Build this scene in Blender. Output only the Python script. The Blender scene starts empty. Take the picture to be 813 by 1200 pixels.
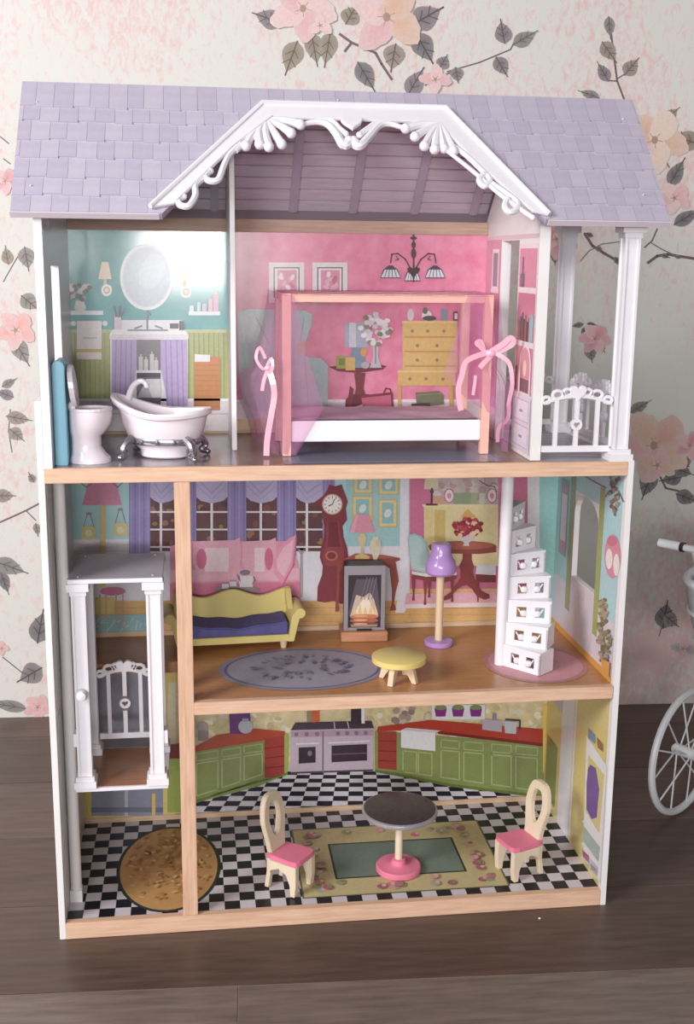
import bpy, bmesh, math, random
from mathutils import Vector, Matrix
random.seed(7)
sc = bpy.context.scene
COL = sc.collection

# ------------------------------------------------------------------ camera
F_PX, IW, IH = 1345.976, 813.0, 1200.0
CAM = Vector((0.2116, -1.5671, 0.9909))
YAW, PITCH, ROLL = 0.1335, -0.2172, 0.0111
_f = Vector((math.sin(YAW) * math.cos(PITCH), math.cos(YAW) * math.cos(PITCH), math.sin(PITCH)))
_r0 = Vector((math.cos(YAW), -math.sin(YAW), 0))
_u0 = _r0.cross(_f)
_r = math.cos(ROLL) * _r0 + math.sin(ROLL) * _u0
_u = -math.sin(ROLL) * _r0 + math.cos(ROLL) * _u0
cd = bpy.data.cameras.new('camera')
cam = bpy.data.objects.new('camera', cd)
COL.objects.link(cam)
cd.sensor_fit = 'VERTICAL'
cd.sensor_height = 36.0
cd.lens = F_PX / IH * 36.0
cd.clip_start = 0.02
m = Matrix.Identity(4)
for i in range(3):
    m[i][0], m[i][1], m[i][2], m[i][3] = _r[i], _u[i], -_f[i], CAM[i]
cam.matrix_world = m
sc.camera = cam

# ------------------------------------------------------------------ light
world = bpy.data.worlds.new('world')
sc.world = world
world.use_nodes = True
bg = world.node_tree.nodes['Background']
bg.inputs[0].default_value = (0.93, 0.94, 1.0, 1)
bg.inputs[1].default_value = 0.12


def area(name, loc, target, sx, sy, power, col):
    d = bpy.data.lights.new(name, 'AREA')
    d.shape = 'RECTANGLE'
    d.size, d.size_y = sx, sy
    d.energy = power
    d.color = col
    o = bpy.data.objects.new(name, d)
    COL.objects.link(o)
    o.location = loc
    o.rotation_euler = (Vector(target) - Vector(loc)).to_track_quat('-Z', 'Y').to_euler()
    return o


# the two sashes of the daylight window behind and to the left of the photographer
area('window_light', (-0.83, -3.5, 1.35), (-0.83, 0, 1.35), 1.06, 0.92, 68, (1.0, 0.975, 0.985))
area('window_light', (0.24, -3.5, 1.03), (0.24, 0, 1.03), 0.48, 0.28, 29, (1.0, 0.985, 0.97))
# the wider window further left along the side of the room: the key light
area('window_light', (-2.3, -1.85, 2.2), (0.0, 0.2, 2.2), 1.2, 1.2, 125, (1.0, 0.965, 0.965))
sc.view_settings.view_transform = 'Standard'
sc.view_settings.look = 'None'
sc.view_settings.exposure = 0.0
sc.view_settings.gamma = 1.0
sc.view_settings.use_curve_mapping = False

# ------------------------------------------------------------------ pixel -> point on a plane of the place


def ray(x, y):
    return _f + _r * ((x - IW / 2) / F_PX) + _u * ((IH / 2 - y) / F_PX)


def on_plane(x, y, p, n):
    d = ray(x, y)
    t = (Vector(p) - CAM).dot(Vector(n)) / d.dot(Vector(n))
    return CAM + d * t


def atX(x, y, X): return on_plane(x, y, (X, 0, 0), (1, 0, 0))
def atY(x, y, Y): return on_plane(x, y, (0, Y, 0), (0, 1, 0))
def atZ(x, y, Z): return on_plane(x, y, (0, 0, Z), (0, 0, 1))


# ------------------------------------------------------------------ materials
def lin(c):
    out = []
    for v in c[:3]:
        v = v / 255.0
        out.append(v / 12.92 if v <= 0.04045 else ((v + 0.055) / 1.055) ** 2.4)
    return (out[0], out[1], out[2], 1.0)


def mat(name, col, rough=0.5, metal=0.0, spec=0.5, noise=0.0, nscale=30.0, stretch=(1, 1, 1), bump=0.0, col2=None, coat=0.0):
    M = bpy.data.materials.new(name)
    M.use_nodes = True
    nt = M.node_tree
    b = nt.nodes['Principled BSDF']
    b.inputs['Roughness'].default_value = rough
    b.inputs['Metallic'].default_value = metal
    b.inputs['Specular IOR Level'].default_value = spec
    b.inputs['Coat Weight'].default_value = coat
    b.inputs['Coat Roughness'].default_value = 0.15
    c = lin(col)
    if noise or col2 or bump:
        tc = nt.nodes.new('ShaderNodeTexCoord')
        mp = nt.nodes.new('ShaderNodeMapping')
        mp.inputs['Scale'].default_value = stretch
        nz = nt.nodes.new('ShaderNodeTexNoise')
        nz.inputs['Scale'].default_value = nscale
        nz.inputs['Detail'].default_value = 5
        nz.inputs['Roughness'].default_value = 0.6
        nt.links.new(tc.outputs['Object'], mp.inputs[0])
        nt.links.new(mp.outputs[0], nz.inputs[0])
        rp = nt.nodes.new('ShaderNodeValToRGB')
        rp.color_ramp.elements[0].position = 0.3
        rp.color_ramp.elements[1].position = 0.7
        if col2:
            c2 = lin(col2)
        else:
            c2 = tuple(max(0, v * (1 - noise)) for v in c[:3]) + (1,)
        rp.color_ramp.elements[0].color = c2
        rp.color_ramp.elements[1].color = c
        nt.links.new(nz.outputs[0], rp.inputs[0])
        nt.links.new(rp.outputs[0], b.inputs['Base Color'])
        if bump:
            bp = nt.nodes.new('ShaderNodeBump')
            bp.inputs['Strength'].default_value = bump
            bp.inputs['Distance'].default_value = 0.002
            nt.links.new(nz.outputs[0], bp.inputs['Height'])
            nt.links.new(bp.outputs[0], b.inputs['Normal'])
    else:
        b.inputs['Base Color'].default_value = c
    return M


def print_mat(name, rough):
    """flat ink: the colour stored with each printed shape, a little paper mottling"""
    M = bpy.data.materials.new(name)
    M.use_nodes = True
    nt = M.node_tree
    b = nt.nodes['Principled BSDF']
    b.inputs['Roughness'].default_value = rough
    a = nt.nodes.new('ShaderNodeAttribute')
    a.attribute_name = 'ink'
    tc = nt.nodes.new('ShaderNodeTexCoord')
    nz = nt.nodes.new('ShaderNodeTexNoise')
    nz.inputs['Scale'].default_value = 160
    nz.inputs['Detail'].default_value = 3
    mr = nt.nodes.new('ShaderNodeMapRange')
    mr.inputs['To Min'].default_value = 0.86
    mr.inputs['To Max'].default_value = 1.12
    nt.links.new(tc.outputs['Object'], nz.inputs[0])
    nt.links.new(nz.outputs[0], mr.inputs[0])
    vm = nt.nodes.new('ShaderNodeVectorMath')
    vm.operation = 'SCALE'
    nt.links.new(a.outputs['Color'], vm.inputs[0])
    nt.links.new(mr.outputs[0], vm.inputs['Scale'])
    nt.links.new(vm.outputs[0], b.inputs['Base Color'])
    return M


def wood_mat(name, c1, c2, axis=0, rough=0.5, scale=18.0):
    st = [14.0, 14.0, 14.0]
    st[axis] = 1.0
    return mat(name, c1, rough, noise=0.2, nscale=scale, stretch=tuple(st), col2=c2)


INK = print_mat('printed_board', 0.22)
INKM = print_mat('printed_matt', 0.5)
M_WHITE = mat('white_paint', (236, 232, 232), 0.35, noise=0.05, nscale=20)
M_PLASTIC = mat('white_plastic', (234, 231, 236), 0.28, noise=0.04, nscale=40)
M_CERAMIC = mat('white_toy_ceramic', (236, 226, 232), 0.2, noise=0.03, nscale=20)
M_GREYWALL = mat('grey_painted_board', (216, 215, 217), 0.3, noise=0.1, nscale=8)
M_EDGE = wood_mat('pale_pine_edge', (228, 192, 164), (206, 166, 138), 0, 0.55)
M_EDGEZ = wood_mat('pale_pine_post', (226, 188, 160), (202, 160, 132), 2, 0.55)
M_BEAM = wood_mat('brown_pine_beam', (198, 168, 150), (176, 144, 126), 0, 0.55)
M_BATTEN = wood_mat('pale_batten', (214, 188, 158), (196, 166, 136), 0, 0.5)
M_HONEY = wood_mat('honey_wood_print', (196, 142, 92), (170, 116, 70), 0, 0.3, 30)
M_BATHFLOOR = mat('grey_gloss_floor', (150, 142, 146), 0.18, noise=0.15, nscale=12)
M_BEDFLOOR = mat('brown_gloss_floor', (150, 118, 100), 0.25, noise=0.2, nscale=14)
M_BALCFLOOR = mat('lavender_floor', (176, 170, 184), 0.3, noise=0.12, nscale=14)
M_TEAL = mat('teal_printed_wall', (146, 196, 198), 0.11, col2=(168, 210, 208), nscale=26)
M_PINK = mat('pink_printed_wall', (218, 122, 154), 0.24, col2=(232, 158, 182), nscale=30)
M_LBLUE = mat('pale_blue_printed_wall', (176, 214, 218), 0.3, noise=0.05)
M_CREAMTILE = mat('cream_printed_wall', (222, 208, 168), 0.4, col2=(190, 176, 130), nscale=60)
M_YELLOW = mat('yellow_printed_wall', (226, 204, 120), 0.35, noise=0.06)
M_RTEAL = mat('sky_blue_printed_wall', (168, 216, 222), 0.3, noise=0.05)
M_ROOFSLAB = mat('lavender_roof_board', (178, 168, 192), 0.55, noise=0.1)
M_ROOFEDGE = mat('pale_lavender_roof_edge', (226, 214, 224), 0.5)
SH = [mat('lavender_shingle', c, 0.5, noise=0.1, nscale=60) for c in
      ((192, 184, 201), (187, 179, 197), (195, 187, 203), (189, 182, 200))]
M_BOARD = mat('grey_attic_board', (206, 194, 206), 0.5, noise=0.2, nscale=20, stretch=(1, 8, 8))
M_BOARDGAP = mat('dark_attic_joint', (152, 138, 150), 0.6)
M_RAFTER = mat('grey_rafter', (184, 172, 188), 0.5, noise=0.15, nscale=25)
M_BLACKTILE = mat('black_tile', (24, 24, 34), 0.3)
M_WHITETILE = mat('white_tile', (214, 206, 212), 0.3, noise=0.05)
M_GROUT = mat('floor_board', (120, 112, 118), 0.5)
M_SILVER = mat('silver_metal', (176, 172, 178), 0.25, metal=0.9)
M_SCREW = mat('screw', (236, 236, 236), 0.25, metal=0.3)
M_BLUE = mat('toilet_blue', (136, 200, 222), 0.4, noise=0.06)
M_BEDWOOD = mat('pink_bed_wood', (236, 184, 168), 0.5, noise=0.08, nscale=25, stretch=(3, 3, 3))
M_MATTRESS = mat('white_mattress', (240, 236, 242), 0.6)
M_SHEET = mat('mauve_bedding', (200, 168, 186), 0.7, noise=0.15, nscale=30)
M_YELSOFA = mat('yellow_paint', (218, 200, 128), 0.45, noise=0.05)
M_CUSHBLUE = mat('blue_cushion', (96, 92, 148), 0.85, noise=0.2, nscale=80)
M_PALEWOOD = mat('pale_turned_wood', (226, 200, 168), 0.5, noise=0.14, nscale=30, stretch=(6, 6, 1))
M_TABLEYEL = mat('yellow_table_top', (232, 208, 128), 0.4, noise=0.05)
M_PURPLE = mat('lilac_gloss_paint', (184, 148, 208), 0.2)
M_GREYFRAME = mat('grey_metal_frame', (164, 158, 166), 0.3, metal=0.4)
M_BLACK = mat('black_trim', (30, 26, 32), 0.4)
M_HEARTH = wood_mat('hearth_wood', (204, 150, 114), (184, 128, 94), 0, 0.5)
M_CREAMWOOD = mat('cream_chair_wood', (228, 212, 186), 0.5, noise=0.08, nscale=30)
M_SEATPINK = mat('pink_paint', (230, 128, 156), 0.45, noise=0.05)
M_GRANITE = mat('dark_grey_top', (84, 76, 80), 0.28, noise=0.45, nscale=220)
M_RIM = mat('silver_rim', (190, 186, 192), 0.3, metal=0.5)
M_ELEVTOP = mat('grey_lavender_top', (186, 180, 188), 0.4, noise=0.05)
M_ELEVWOOD = wood_mat('elevator_floor_wood', (170, 122, 92), (146, 98, 72), 0, 0.3)
M_PRAM = mat('white_enamel', (224, 226, 228), 0.35, noise=0.05)
M_PRAMWICK = mat('pale_wicker', (206, 212, 212), 0.7, noise=0.35, nscale=90, bump=0.5)
M_RUBBER = mat('grey_rubber', (176, 174, 178), 0.5)
M_DARK = mat('dark_fitting', (48, 40, 44), 0.4)
M_RIBBON = mat('pink_satin', (246, 188, 206), 0.22, spec=0.8)


def tulle():
    M = bpy.data.materials.new('pink_tulle')
    M.use_nodes = True
    nt = M.node_tree
    for n in list(nt.nodes):
        if n.type == 'BSDF_PRINCIPLED':
            nt.nodes.remove(n)
    out = [n for n in nt.nodes if n.type == 'OUTPUT_MATERIAL'][0]
    tr = nt.nodes.new('ShaderNodeBsdfTransparent')
    di = nt.nodes.new('ShaderNodeBsdfDiffuse')
    tl = nt.nodes.new('ShaderNodeBsdfTranslucent')
    c = lin((222, 146, 196))
    di.inputs[0].default_value = c
    tl.inputs[0].default_value = c
    a = nt.nodes.new('ShaderNodeMixShader')
    a.inputs[0].default_value = 0.4
    nt.links.new(di.outputs[0], a.inputs[1])
    nt.links.new(tl.outputs[0], a.inputs[2])
    b = nt.nodes.new('ShaderNodeMixShader')
    b.inputs[0].default_value = 0.34
    nt.links.new(tr.outputs[0], b.inputs[1])
    nt.links.new(a.outputs[0], b.inputs[2])
    nt.links.new(b.outputs[0], out.inputs[0])
    return M


M_TULLE = tulle()


def wallpaper():
    M = bpy.data.materials.new('floral_wallpaper_ground')
    M.use_nodes = True
    nt = M.node_tree
    b = nt.nodes['Principled BSDF']
    b.inputs['Roughness'].default_value = 0.6
    tc = nt.nodes.new('ShaderNodeTexCoord')
    n1 = nt.nodes.new('ShaderNodeTexNoise')
    n1.inputs['Scale'].default_value = 2.2
    n1.inputs['Detail'].default_value = 3
    mp = nt.nodes.new('ShaderNodeMapping')
    mp.inputs['Scale'].default_value = (1.6, 1, 0.9)
    n2 = nt.nodes.new('ShaderNodeTexNoise')
    n2.inputs['Scale'].default_value = 48
    n2.inputs['Detail'].default_value = 9
    n2.inputs['Roughness'].default_value = 0.72
    n2.inputs['Distortion'].default_value = 0.6
    nt.links.new(tc.outputs['Object'], n1.inputs[0])
    nt.links.new(tc.outputs['Object'], mp.inputs[0])
    nt.links.new(mp.outputs[0], n2.inputs[0])
    mul = nt.nodes.new('ShaderNodeMath')
    mul.operation = 'MULTIPLY_ADD'
    mul.inputs[1].default_value = 0.7
    nt.links.new(n1.outputs[0], mul.inputs[0])
    nt.links.new(n2.outputs[0], mul.inputs[2])
    rp = nt.nodes.new('ShaderNodeValToRGB')
    e = rp.color_ramp.elements
    e[0].position, e[0].color = 0.66, lin((208, 212, 205))
    e[1].position, e[1].color = 1.03, lin((217, 186, 183))
    k = rp.color_ramp.elements.new(0.83)
    k.color = lin((214, 212, 206))
    nt.links.new(mul.outputs[0], rp.inputs[0])
    nt.links.new(rp.outputs[0], b.inputs['Base Color'])
    return M


M_WALL = wallpaper()


def laminate(i):
    t = [(114, 94, 85), (138, 122, 112), (102, 82, 73)][i]
    d = tuple(int(v * 0.76) for v in t)
    return mat('grey_brown_laminate', t, 0.38, noise=0.3, nscale=9, stretch=(1, 9, 9), col2=d, bump=0.04)


M_FLOORGAP = mat('pale_floor_joint', (170, 150, 138), 0.6)
M_PLANK = [laminate(i) for i in range(3)]

# ------------------------------------------------------------------ builders
WM = {}   # world matrix of every empty / mesh made here


def thing(name, label, cat, loc, rz=0.0, group=None):
    o = bpy.data.objects.new(name, None)
    o.empty_display_size = 0.02
    COL.objects.link(o)
    o.location = loc
    o.rotation_euler = (0, 0, rz)
    WM[o] = Matrix.Translation(Vector(loc)) @ Matrix.Rotation(rz, 4, 'Z')
    o['label'] = label
    o['category'] = cat
    if group:
        o['group'] = group
    return o


def link_mesh(name, me, c, parent, world, label=None):
    """me has vertices about c (in the parent's frame)"""
    o = bpy.data.objects.new(name, me)
    COL.objects.link(o)
    if parent is not None:
        o.parent = parent
        WM[o] = WM[parent] @ Matrix.Translation(c)
    else:
        WM[o] = Matrix.Translation(c)
    o.location = c
    if label:
        o['label'] = label
    return o


class MB:
    def __init__(self):
        self.v, self.f, self.sm = [], [], []

    def add(self, vs, fs, smooth=False):
        n = len(self.v)
        self.v += [Vector(p) for p in vs]
        self.f += [tuple(i + n for i in f) for f in fs]
        self.sm += [smooth] * len(fs)
        return self

    def box(self, x0, y0, z0, x1, y1, z1):
        vs = [(x, y, z) for z in (z0, z1) for y in (y0, y1) for x in (x0, x1)]
        return self.add(vs, [(0, 2, 3, 1), (4, 5, 7, 6), (0, 1, 5, 4), (2, 6, 7, 3), (0, 4, 6, 2), (1, 3, 7, 5)])

    def prism(self, pts, fn, a, b, smooth_side=False):
        """polygon pts (2D) extruded from a to b; fn(u, v, w) -> point"""
        n = len(pts)
        vs = [fn(p[0], p[1], a) for p in pts] + [fn(p[0], p[1], b) for p in pts]
        self.add(vs, [tuple(range(n - 1, -1, -1)), tuple(range(n, 2 * n))])
        k = len(self.v) - 2 * n
        for i in range(n):
            j = (i + 1) % n
            self.f.append((k + i, k + j, k + n + j, k + n + i))
            self.sm.append(smooth_side)
        return self

    def ring(self, outer, inner, fn, a, b, smooth=False):
        n = len(outer)
        vs = []
        for w in (a, b):
            vs += [fn(p[0], p[1], w) for p in outer] + [fn(p[0], p[1], w) for p in inner]
        fs = []
        for i in range(n):
            j = (i + 1) % n
            fs.append((i, n + i, n + j, j))
            fs.append((2 * n + i, 2 * n + j, 3 * n + j, 3 * n + i))
            fs.append((i, j, 2 * n + j, 2 * n + i))
            fs.append((n + i, 3 * n + i, 3 * n + j, n + j))
        return self.add(vs, fs, smooth)

    def tube(self, path, r, n=8, closed=False, flat=1.0, up=None):
        path = [Vector(p) for p in path]
        m_ = len(path)
        rs = r if isinstance(r, (list, tuple)) else [r] * m_
        vs, prev = [], None
        for i, p in enumerate(path):
            if closed:
                t = path[(i + 1) % m_] - path[i - 1]
            else:
                t = path[min(i + 1, m_ - 1)] - path[max(i - 1, 0)]
            if t.length < 1e-9:
                t = Vector((0, 0, 1))
            t.normalize()
            if up is not None:
                a = Vector(up)
            elif prev is not None:
                a = prev
            else:
                a = Vector((0, 0, 1)) if abs(t.z) < 0.9 else Vector((1, 0, 0))
            s = a - t * a.dot(t)
            if s.length < 1e-6:
                s = t.orthogonal()
            s.normalize()
            prev = s
            q = t.cross(s)
            for k in range(n):
                an = 2 * math.pi * k / n
                vs.append(p + s * (math.cos(an) * rs[i] * flat) + q * (math.sin(an) * rs[i]))
        fs = []
        for i in range(m_ if closed else m_ - 1):
            for k in range(n):
                a0, b0 = i * n + k, i * n + (k + 1) % n
                a1, b1 = ((i + 1) % m_) * n + k, ((i + 1) % m_) * n + (k + 1) % n
                fs.append((a0, b0, b1, a1))
        if not closed:
            fs.append(tuple(range(n - 1, -1, -1)))
            fs.append(tuple(range((m_ - 1) * n, m_ * n)))
        return self.add(vs, fs, True)

    def lathe(self, prof, c=(0, 0, 0), n=28, sx=1.0, sy=1.0):
        c = Vector(c)
        vs, fs = [], []
        for (r, z) in prof:
            for k in range(n):
                a = 2 * math.pi * k / n
                vs.append(c + Vector((math.cos(a) * r * sx, math.sin(a) * r * sy, z)))
        for i in range(len(prof) - 1):
            for k in range(n):
                a0, b0 = i * n + k, i * n + (k + 1) % n
                fs.append((a0, b0, b0 + n, a0 + n))
        fs.append(tuple(range(n - 1, -1, -1)))
        fs.append(tuple(range((len(prof) - 1) * n, len(prof) * n)))
        return self.add(vs, fs, True)

    def ball(self, c, rx, ry=None, rz=None, n=12):
        ry = ry or rx
        rz = rz or rx
        c = Vector(c)
        vs, fs = [], []
        h = n // 2
        for i in range(1, h):
            ph = math.pi * i / h
            for k in range(n):
                a = 2 * math.pi * k / n
                vs.append(c + Vector((math.cos(a) * math.sin(ph) * rx, math.sin(a) * math.sin(ph) * ry, math.cos(ph) * rz)))
        top = len(vs)
        vs += [c + Vector((0, 0, rz)), c - Vector((0, 0, rz))]
        for i in range(h - 2):
            for k in range(n):
                fs.append((i * n + k, (i + 1) * n + k, (i + 1) * n + (k + 1) % n, i * n + (k + 1) % n))
        for k in range(n):
            fs.append((top, k, (k + 1) % n))
            b0 = (h - 2) * n
            fs.append((top + 1, b0 + (k + 1) % n, b0 + k))
        return self.add(vs, fs, True)

    def grid(self, fn, nu, nv, smooth=True):
        vs = [fn(i / nu, j / nv) for j in range(nv + 1) for i in range(nu + 1)]
        fs = [(j * (nu + 1) + i, j * (nu + 1) + i + 1, (j + 1) * (nu + 1) + i + 1, (j + 1) * (nu + 1) + i)
              for j in range(nv) for i in range(nu)]
        return self.add(vs, fs, smooth)

    def strip(self, path, w, nrm, t=0.0006):
        """flat ribbon with thickness along a path; nrm = facing direction"""
        path = [Vector(p) for p in path]
        nrm = Vector(nrm).normalized()
        L, m_ = [], len(path)
        for i, p in enumerate(path):
            tg = (path[min(i + 1, m_ - 1)] - path[max(i - 1, 0)]).normalized()
            s = tg.cross(nrm)
            if s.length < 1e-5:
                s = Vector((1, 0, 0))
            s.normalize()
            wi = w[i] if isinstance(w, (list, tuple)) else w
            L += [p + s * wi / 2 + nrm * t, p - s * wi / 2 + nrm * t, p - s * wi / 2 - nrm * t, p + s * wi / 2 - nrm * t]
        fs = []
        for i in range(m_ - 1):
            for k in range(4):
                fs.append((i * 4 + k, i * 4 + (k + 1) % 4, i * 4 + 4 + (k + 1) % 4, i * 4 + 4 + k))
        fs += [(3, 2, 1, 0), tuple(range(m_ * 4 - 4, m_ * 4))]
        return self.add(L, fs)

    def mesh(self, name, bev=0.0):
        me = bpy.data.meshes.new(name)
        me.from_pydata([tuple(p) for p in self.v], [], self.f)
        me.polygons.foreach_set('use_smooth', self.sm)
        bm = bmesh.new()
        bm.from_mesh(me)
        bmesh.ops.recalc_face_normals(bm, faces=bm.faces)
        if bev:
            es = [e for e in bm.edges if len(e.link_faces) == 2 and e.calc_face_angle(0) > 0.6]
            bmesh.ops.bevel(bm, geom=es, offset=bev, segments=2, affect='EDGES', clamp_overlap=True)
        for e in bm.edges:
            if len(e.link_faces) == 2 and e.calc_face_angle(0) > 0.7:
                e.smooth = False
        bm.to_mesh(me)
        bm.free()
        me.update()
        return me

    def build(self, name, material, parent=None, world=False, bev=0.0, label=None):
        if parent is not None and world:
            inv = WM[parent].inverted()
            self.v = [inv @ p for p in self.v]
        lo = Vector([min(p[i] for p in self.v) for i in range(3)])
        hi = Vector([max(p[i] for p in self.v) for i in range(3)])
        c = (lo + hi) / 2
        self.v = [p - c for p in self.v]
        me = self.mesh(name, bev)
        me.materials.append(material)
        return link_mesh(name, me, c, parent, world, label)


def fXZ(u, v, w): return (u, w, v)      # polygon in X,Z extruded along Y
def fYZ(u, v, w): return (w, u, v)      # polygon in Y,Z extruded along X
def fXY(u, v, w): return (u, v, w)


HAZE = [0.0]     # share of veiling haze mixed into the ink colours, set room by room


def ink(c):
    c = [v * (1 - HAZE[0]) + w * HAZE[0] for v, w in zip(c, (236, 222, 232))]
    g = .3 * c[0] + .59 * c[1] + .11 * c[2]
    return lin(tuple(6 + .95 * (v * .84 + g * .16) for v in c[:3]))  # inks also greyed and lifted a little towards the hazy look


class Print:
    """flat printed picture: shapes laid over one another on a plane of the dollhouse"""
    def __init__(self, mp, start=0.0004, step=0.00005):
        self.mp, self.off, self.step = mp, start, step
        self.v, self.f, self.c = [], [], []

    def poly(self, pts, col, col2=None):
        n = len(self.v)
        self.v += [self.mp(p[0], p[1], self.off) for p in pts]
        self.f.append(tuple(range(n, n + len(pts))))
        if col2 is None:
            self.c.append([ink(col)] * len(pts))
        else:
            ys = [p[1] for p in pts]
            a, b = min(ys), max(ys)
            L = []
            for p in pts:
                t = (p[1] - a) / (b - a + 1e-6)
                c1, c2 = ink(col), ink(col2)
                L.append(tuple(c1[i] * (1 - t) + c2[i] * t for i in range(4)))
            self.c.append(L)
        self.off += self.step
        return self

    def rect(self, x0, y0, x1, y1, col, col2=None):
        return self.poly([(x0, y0), (x1, y0), (x1, y1), (x0, y1)], col, col2)

    def ell(self, cx, cy, rx, ry, col, n=22, rot=0.0, col2=None):
        pts = []
        for i in range(n):
            a = 2 * math.pi * i / n
            u, v = rx * math.cos(a), ry * math.sin(a)
            pts.append((cx + u * math.cos(rot) - v * math.sin(rot), cy + u * math.sin(rot) + v * math.cos(rot)))
        return self.poly(pts, col, col2)

    def blob(self, pts, c, cin, cout):
        """soft watercolour shape: ink runs from cin at c to cout along the outline"""
        n = len(self.v)
        self.v += [self.mp(p[0], p[1], self.off) for p in pts] + [self.mp(c[0], c[1], self.off)]
        m_ = len(pts)
        a, b = ink(cin), ink(cout)
        for i in range(m_):
            self.f.append((n + i, n + (i + 1) % m_, n + m_))
            self.c.append([b, b, a])
        self.off += self.step
        return self

    def line(self, pts, w, col):
        for (x0, y0), (x1, y1) in zip(pts, pts[1:]):
            dx, dy = x1 - x0, y1 - y0
            l = math.hypot(dx, dy) or 1
            nx, ny = -dy / l * w / 2, dx / l * w / 2
            ex, ey = dx / l * w * 0.3, dy / l * w * 0.3
            self.poly([(x0 + nx - ex, y0 + ny - ey), (x1 + nx + ex, y1 + ny + ey),
                       (x1 - nx + ex, y1 - ny + ey), (x0 - nx - ex, y0 - ny - ey)], col)
            self.off -= self.step
        self.off += self.step
        return self

    def leaf(self, cx, cy, L, W, ang, col, vein=None):
        pts = []
        k = 7
        for i in range(k + 1):
            t = i / k
            pts.append((t, math.sin(math.pi * t ** 0.75) * 0.5))
        for i in range(k - 1, 0, -1):
            t = i / k
            pts.append((t, -math.sin(math.pi * t ** 0.75) * 0.5))
        ca, sa = math.cos(ang), math.sin(ang)
        P = [(cx + (t - 0.5) * L * ca - s * W * sa, cy + (t - 0.5) * L * sa + s * W * ca) for t, s in pts]
        soft = tuple(int(x * .72 + 205 * .28) for x in col)
        self.blob(P, (cx - .1 * L * ca, cy - .1 * L * sa), col, soft)
        v = vein or tuple(int(x * 0.7) for x in col)
        self.line([(cx - 0.5 * L * ca, cy - 0.5 * L * sa), (cx + 0.62 * L * ca, cy + 0.62 * L * sa)], max(0.8, W * 0.06), v)
        for t, sg in ((-.2, 1), (-.2, -1), (.08, 1), (.08, -1)):
            x0, y0 = cx + t * L * ca, cy + t * L * sa
            x1, y1 = x0 + .2 * L * ca - sg * .3 * W * sa, y0 + .2 * L * sa + sg * .3 * W * ca
            self.line([(x0, y0), (x1, y1)], max(.6, W * .04), v)
        return self

    def build(self, name, parent, material=None, label=None):
        inv = WM[parent].inverted()
        vs = [inv @ Vector(p) for p in self.v]
        lo = Vector([min(p[i] for p in vs) for i in range(3)])
        hi = Vector([max(p[i] for p in vs) for i in range(3)])
        c = (lo + hi) / 2
        me = bpy.data.meshes.new(name)
        me.from_pydata([tuple(p - c) for p in vs], [], self.f)
        at = me.attributes.new('ink', 'FLOAT_COLOR', 'CORNER')
        k = 0
        for cl in self.c:
            for cc in cl:
                at.data[k].color = cc
                k += 1
        me.materials.append(material or INK)
        me.update()
        return link_mesh(name, me, c, parent, True, label)


def arc(cx, cy, rx, ry, a0, a1, n=12):
    return [(cx + rx * math.cos(math.radians(a0 + (a1 - a0) * i / n)), cy + ry * math.sin(math.radians(a0 + (a1 - a0) * i / n))) for i in range(n + 1)]


def smooth_path(pts, k=5):
    P = [Vector(p) for p in pts]
    out = []
    for i in range(len(P) - 1):
        p0, p1, p2, p3 = P[max(i - 1, 0)], P[i], P[i + 1], P[min(i + 2, len(P) - 1)]
        for j in range(k):
            t = j / k
            out.append(0.5 * ((2 * p1) + (p2 - p0) * t + (2 * p0 - 5 * p1 + 4 * p2 - p3) * t * t + (3 * p1 - p0 - 3 * p2 + p3) * t ** 3))
    out.append(P[-1])
    return out


# ================================================================== THE ROOM
PHI = math.atan(-0.0500)
ROOM = Matrix.Translation((0.5, 0.836, 0)) @ Matrix.Rotation(PHI, 4, 'Z')   # origin on the wall/floor line


def struct(o):
    o['kind'] = 'structure'
    return o


def root_mesh(name, mb, material, M, label, cat):
    me = mb.mesh(name)
    me.materials.append(material)
    o = bpy.data.objects.new(name, me)
    COL.objects.link(o)
    o.matrix_world = M
    WM[o] = M.copy()
    o['label'] = label
    o['category'] = cat
    return struct(o)


floor = root_mesh('floor', MB().box(-2.6, -3.6, -0.05, 2.6, 0.0, -0.0012), M_FLOORGAP, ROOM,
                  'grey brown laminate floor of wide planks under the dollhouse', 'floor')
wall = root_mesh('wall_back', MB().box(-2.6, 0.0, -0.05, 2.6, 0.06, 2.6), M_WALL, ROOM,
                 'pale wallpapered wall with pink flowers and leaves behind the dollhouse', 'wall')
PW = 0.2195
joint0 = (ROOM.inverted() @ Vector((0.257, -0.16, 0))).x
pm = []
for i in range(3):
    me = MB().box(-0.6, -PW / 2, -0.0012, 0.6, PW / 2, 0).mesh('plank', 0.0004)
    me.materials.append(M_PLANK[i])
    pm.append(me)
for rw in range(15):
    y1 = -(0.105 + PW * (rw - 1))
    if rw == 0:
        y1 = -0.0
    yc = -(0.105 + PW * rw) + PW / 2 - 0.004
    sh = joint0 if rw == 5 else (rw * 0.437) % 1.2
    for k in range(-3, 4):
        xc = sh + 0.6 + k * 1.2
        if abs(xc) > 2.0 or yc > -0.09 and False:
            continue
        o = link_mesh('plank', pm[(0, 2, 0, 2, 2, 1, 0, 2)[rw % 8]], Vector((xc, yc, 0)), floor, True)
        o.scale = (0.9988, 0.9905, 1)
# keep the row next to the wall inside the room
for o in floor.children:
    if o.location.y + PW / 2 > 0:
        d = o.location.y + PW / 2
        o.scale.y = (PW - d) / PW * 0.995
        o.location.y -= d / 2

WN = (ROOM.to_3x3() @ Vector((0, 1, 0)))
WP = ROOM.translation


def on_wall(x, y, off):
    return on_plane(x, y, WP - WN * off, WN)


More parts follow.
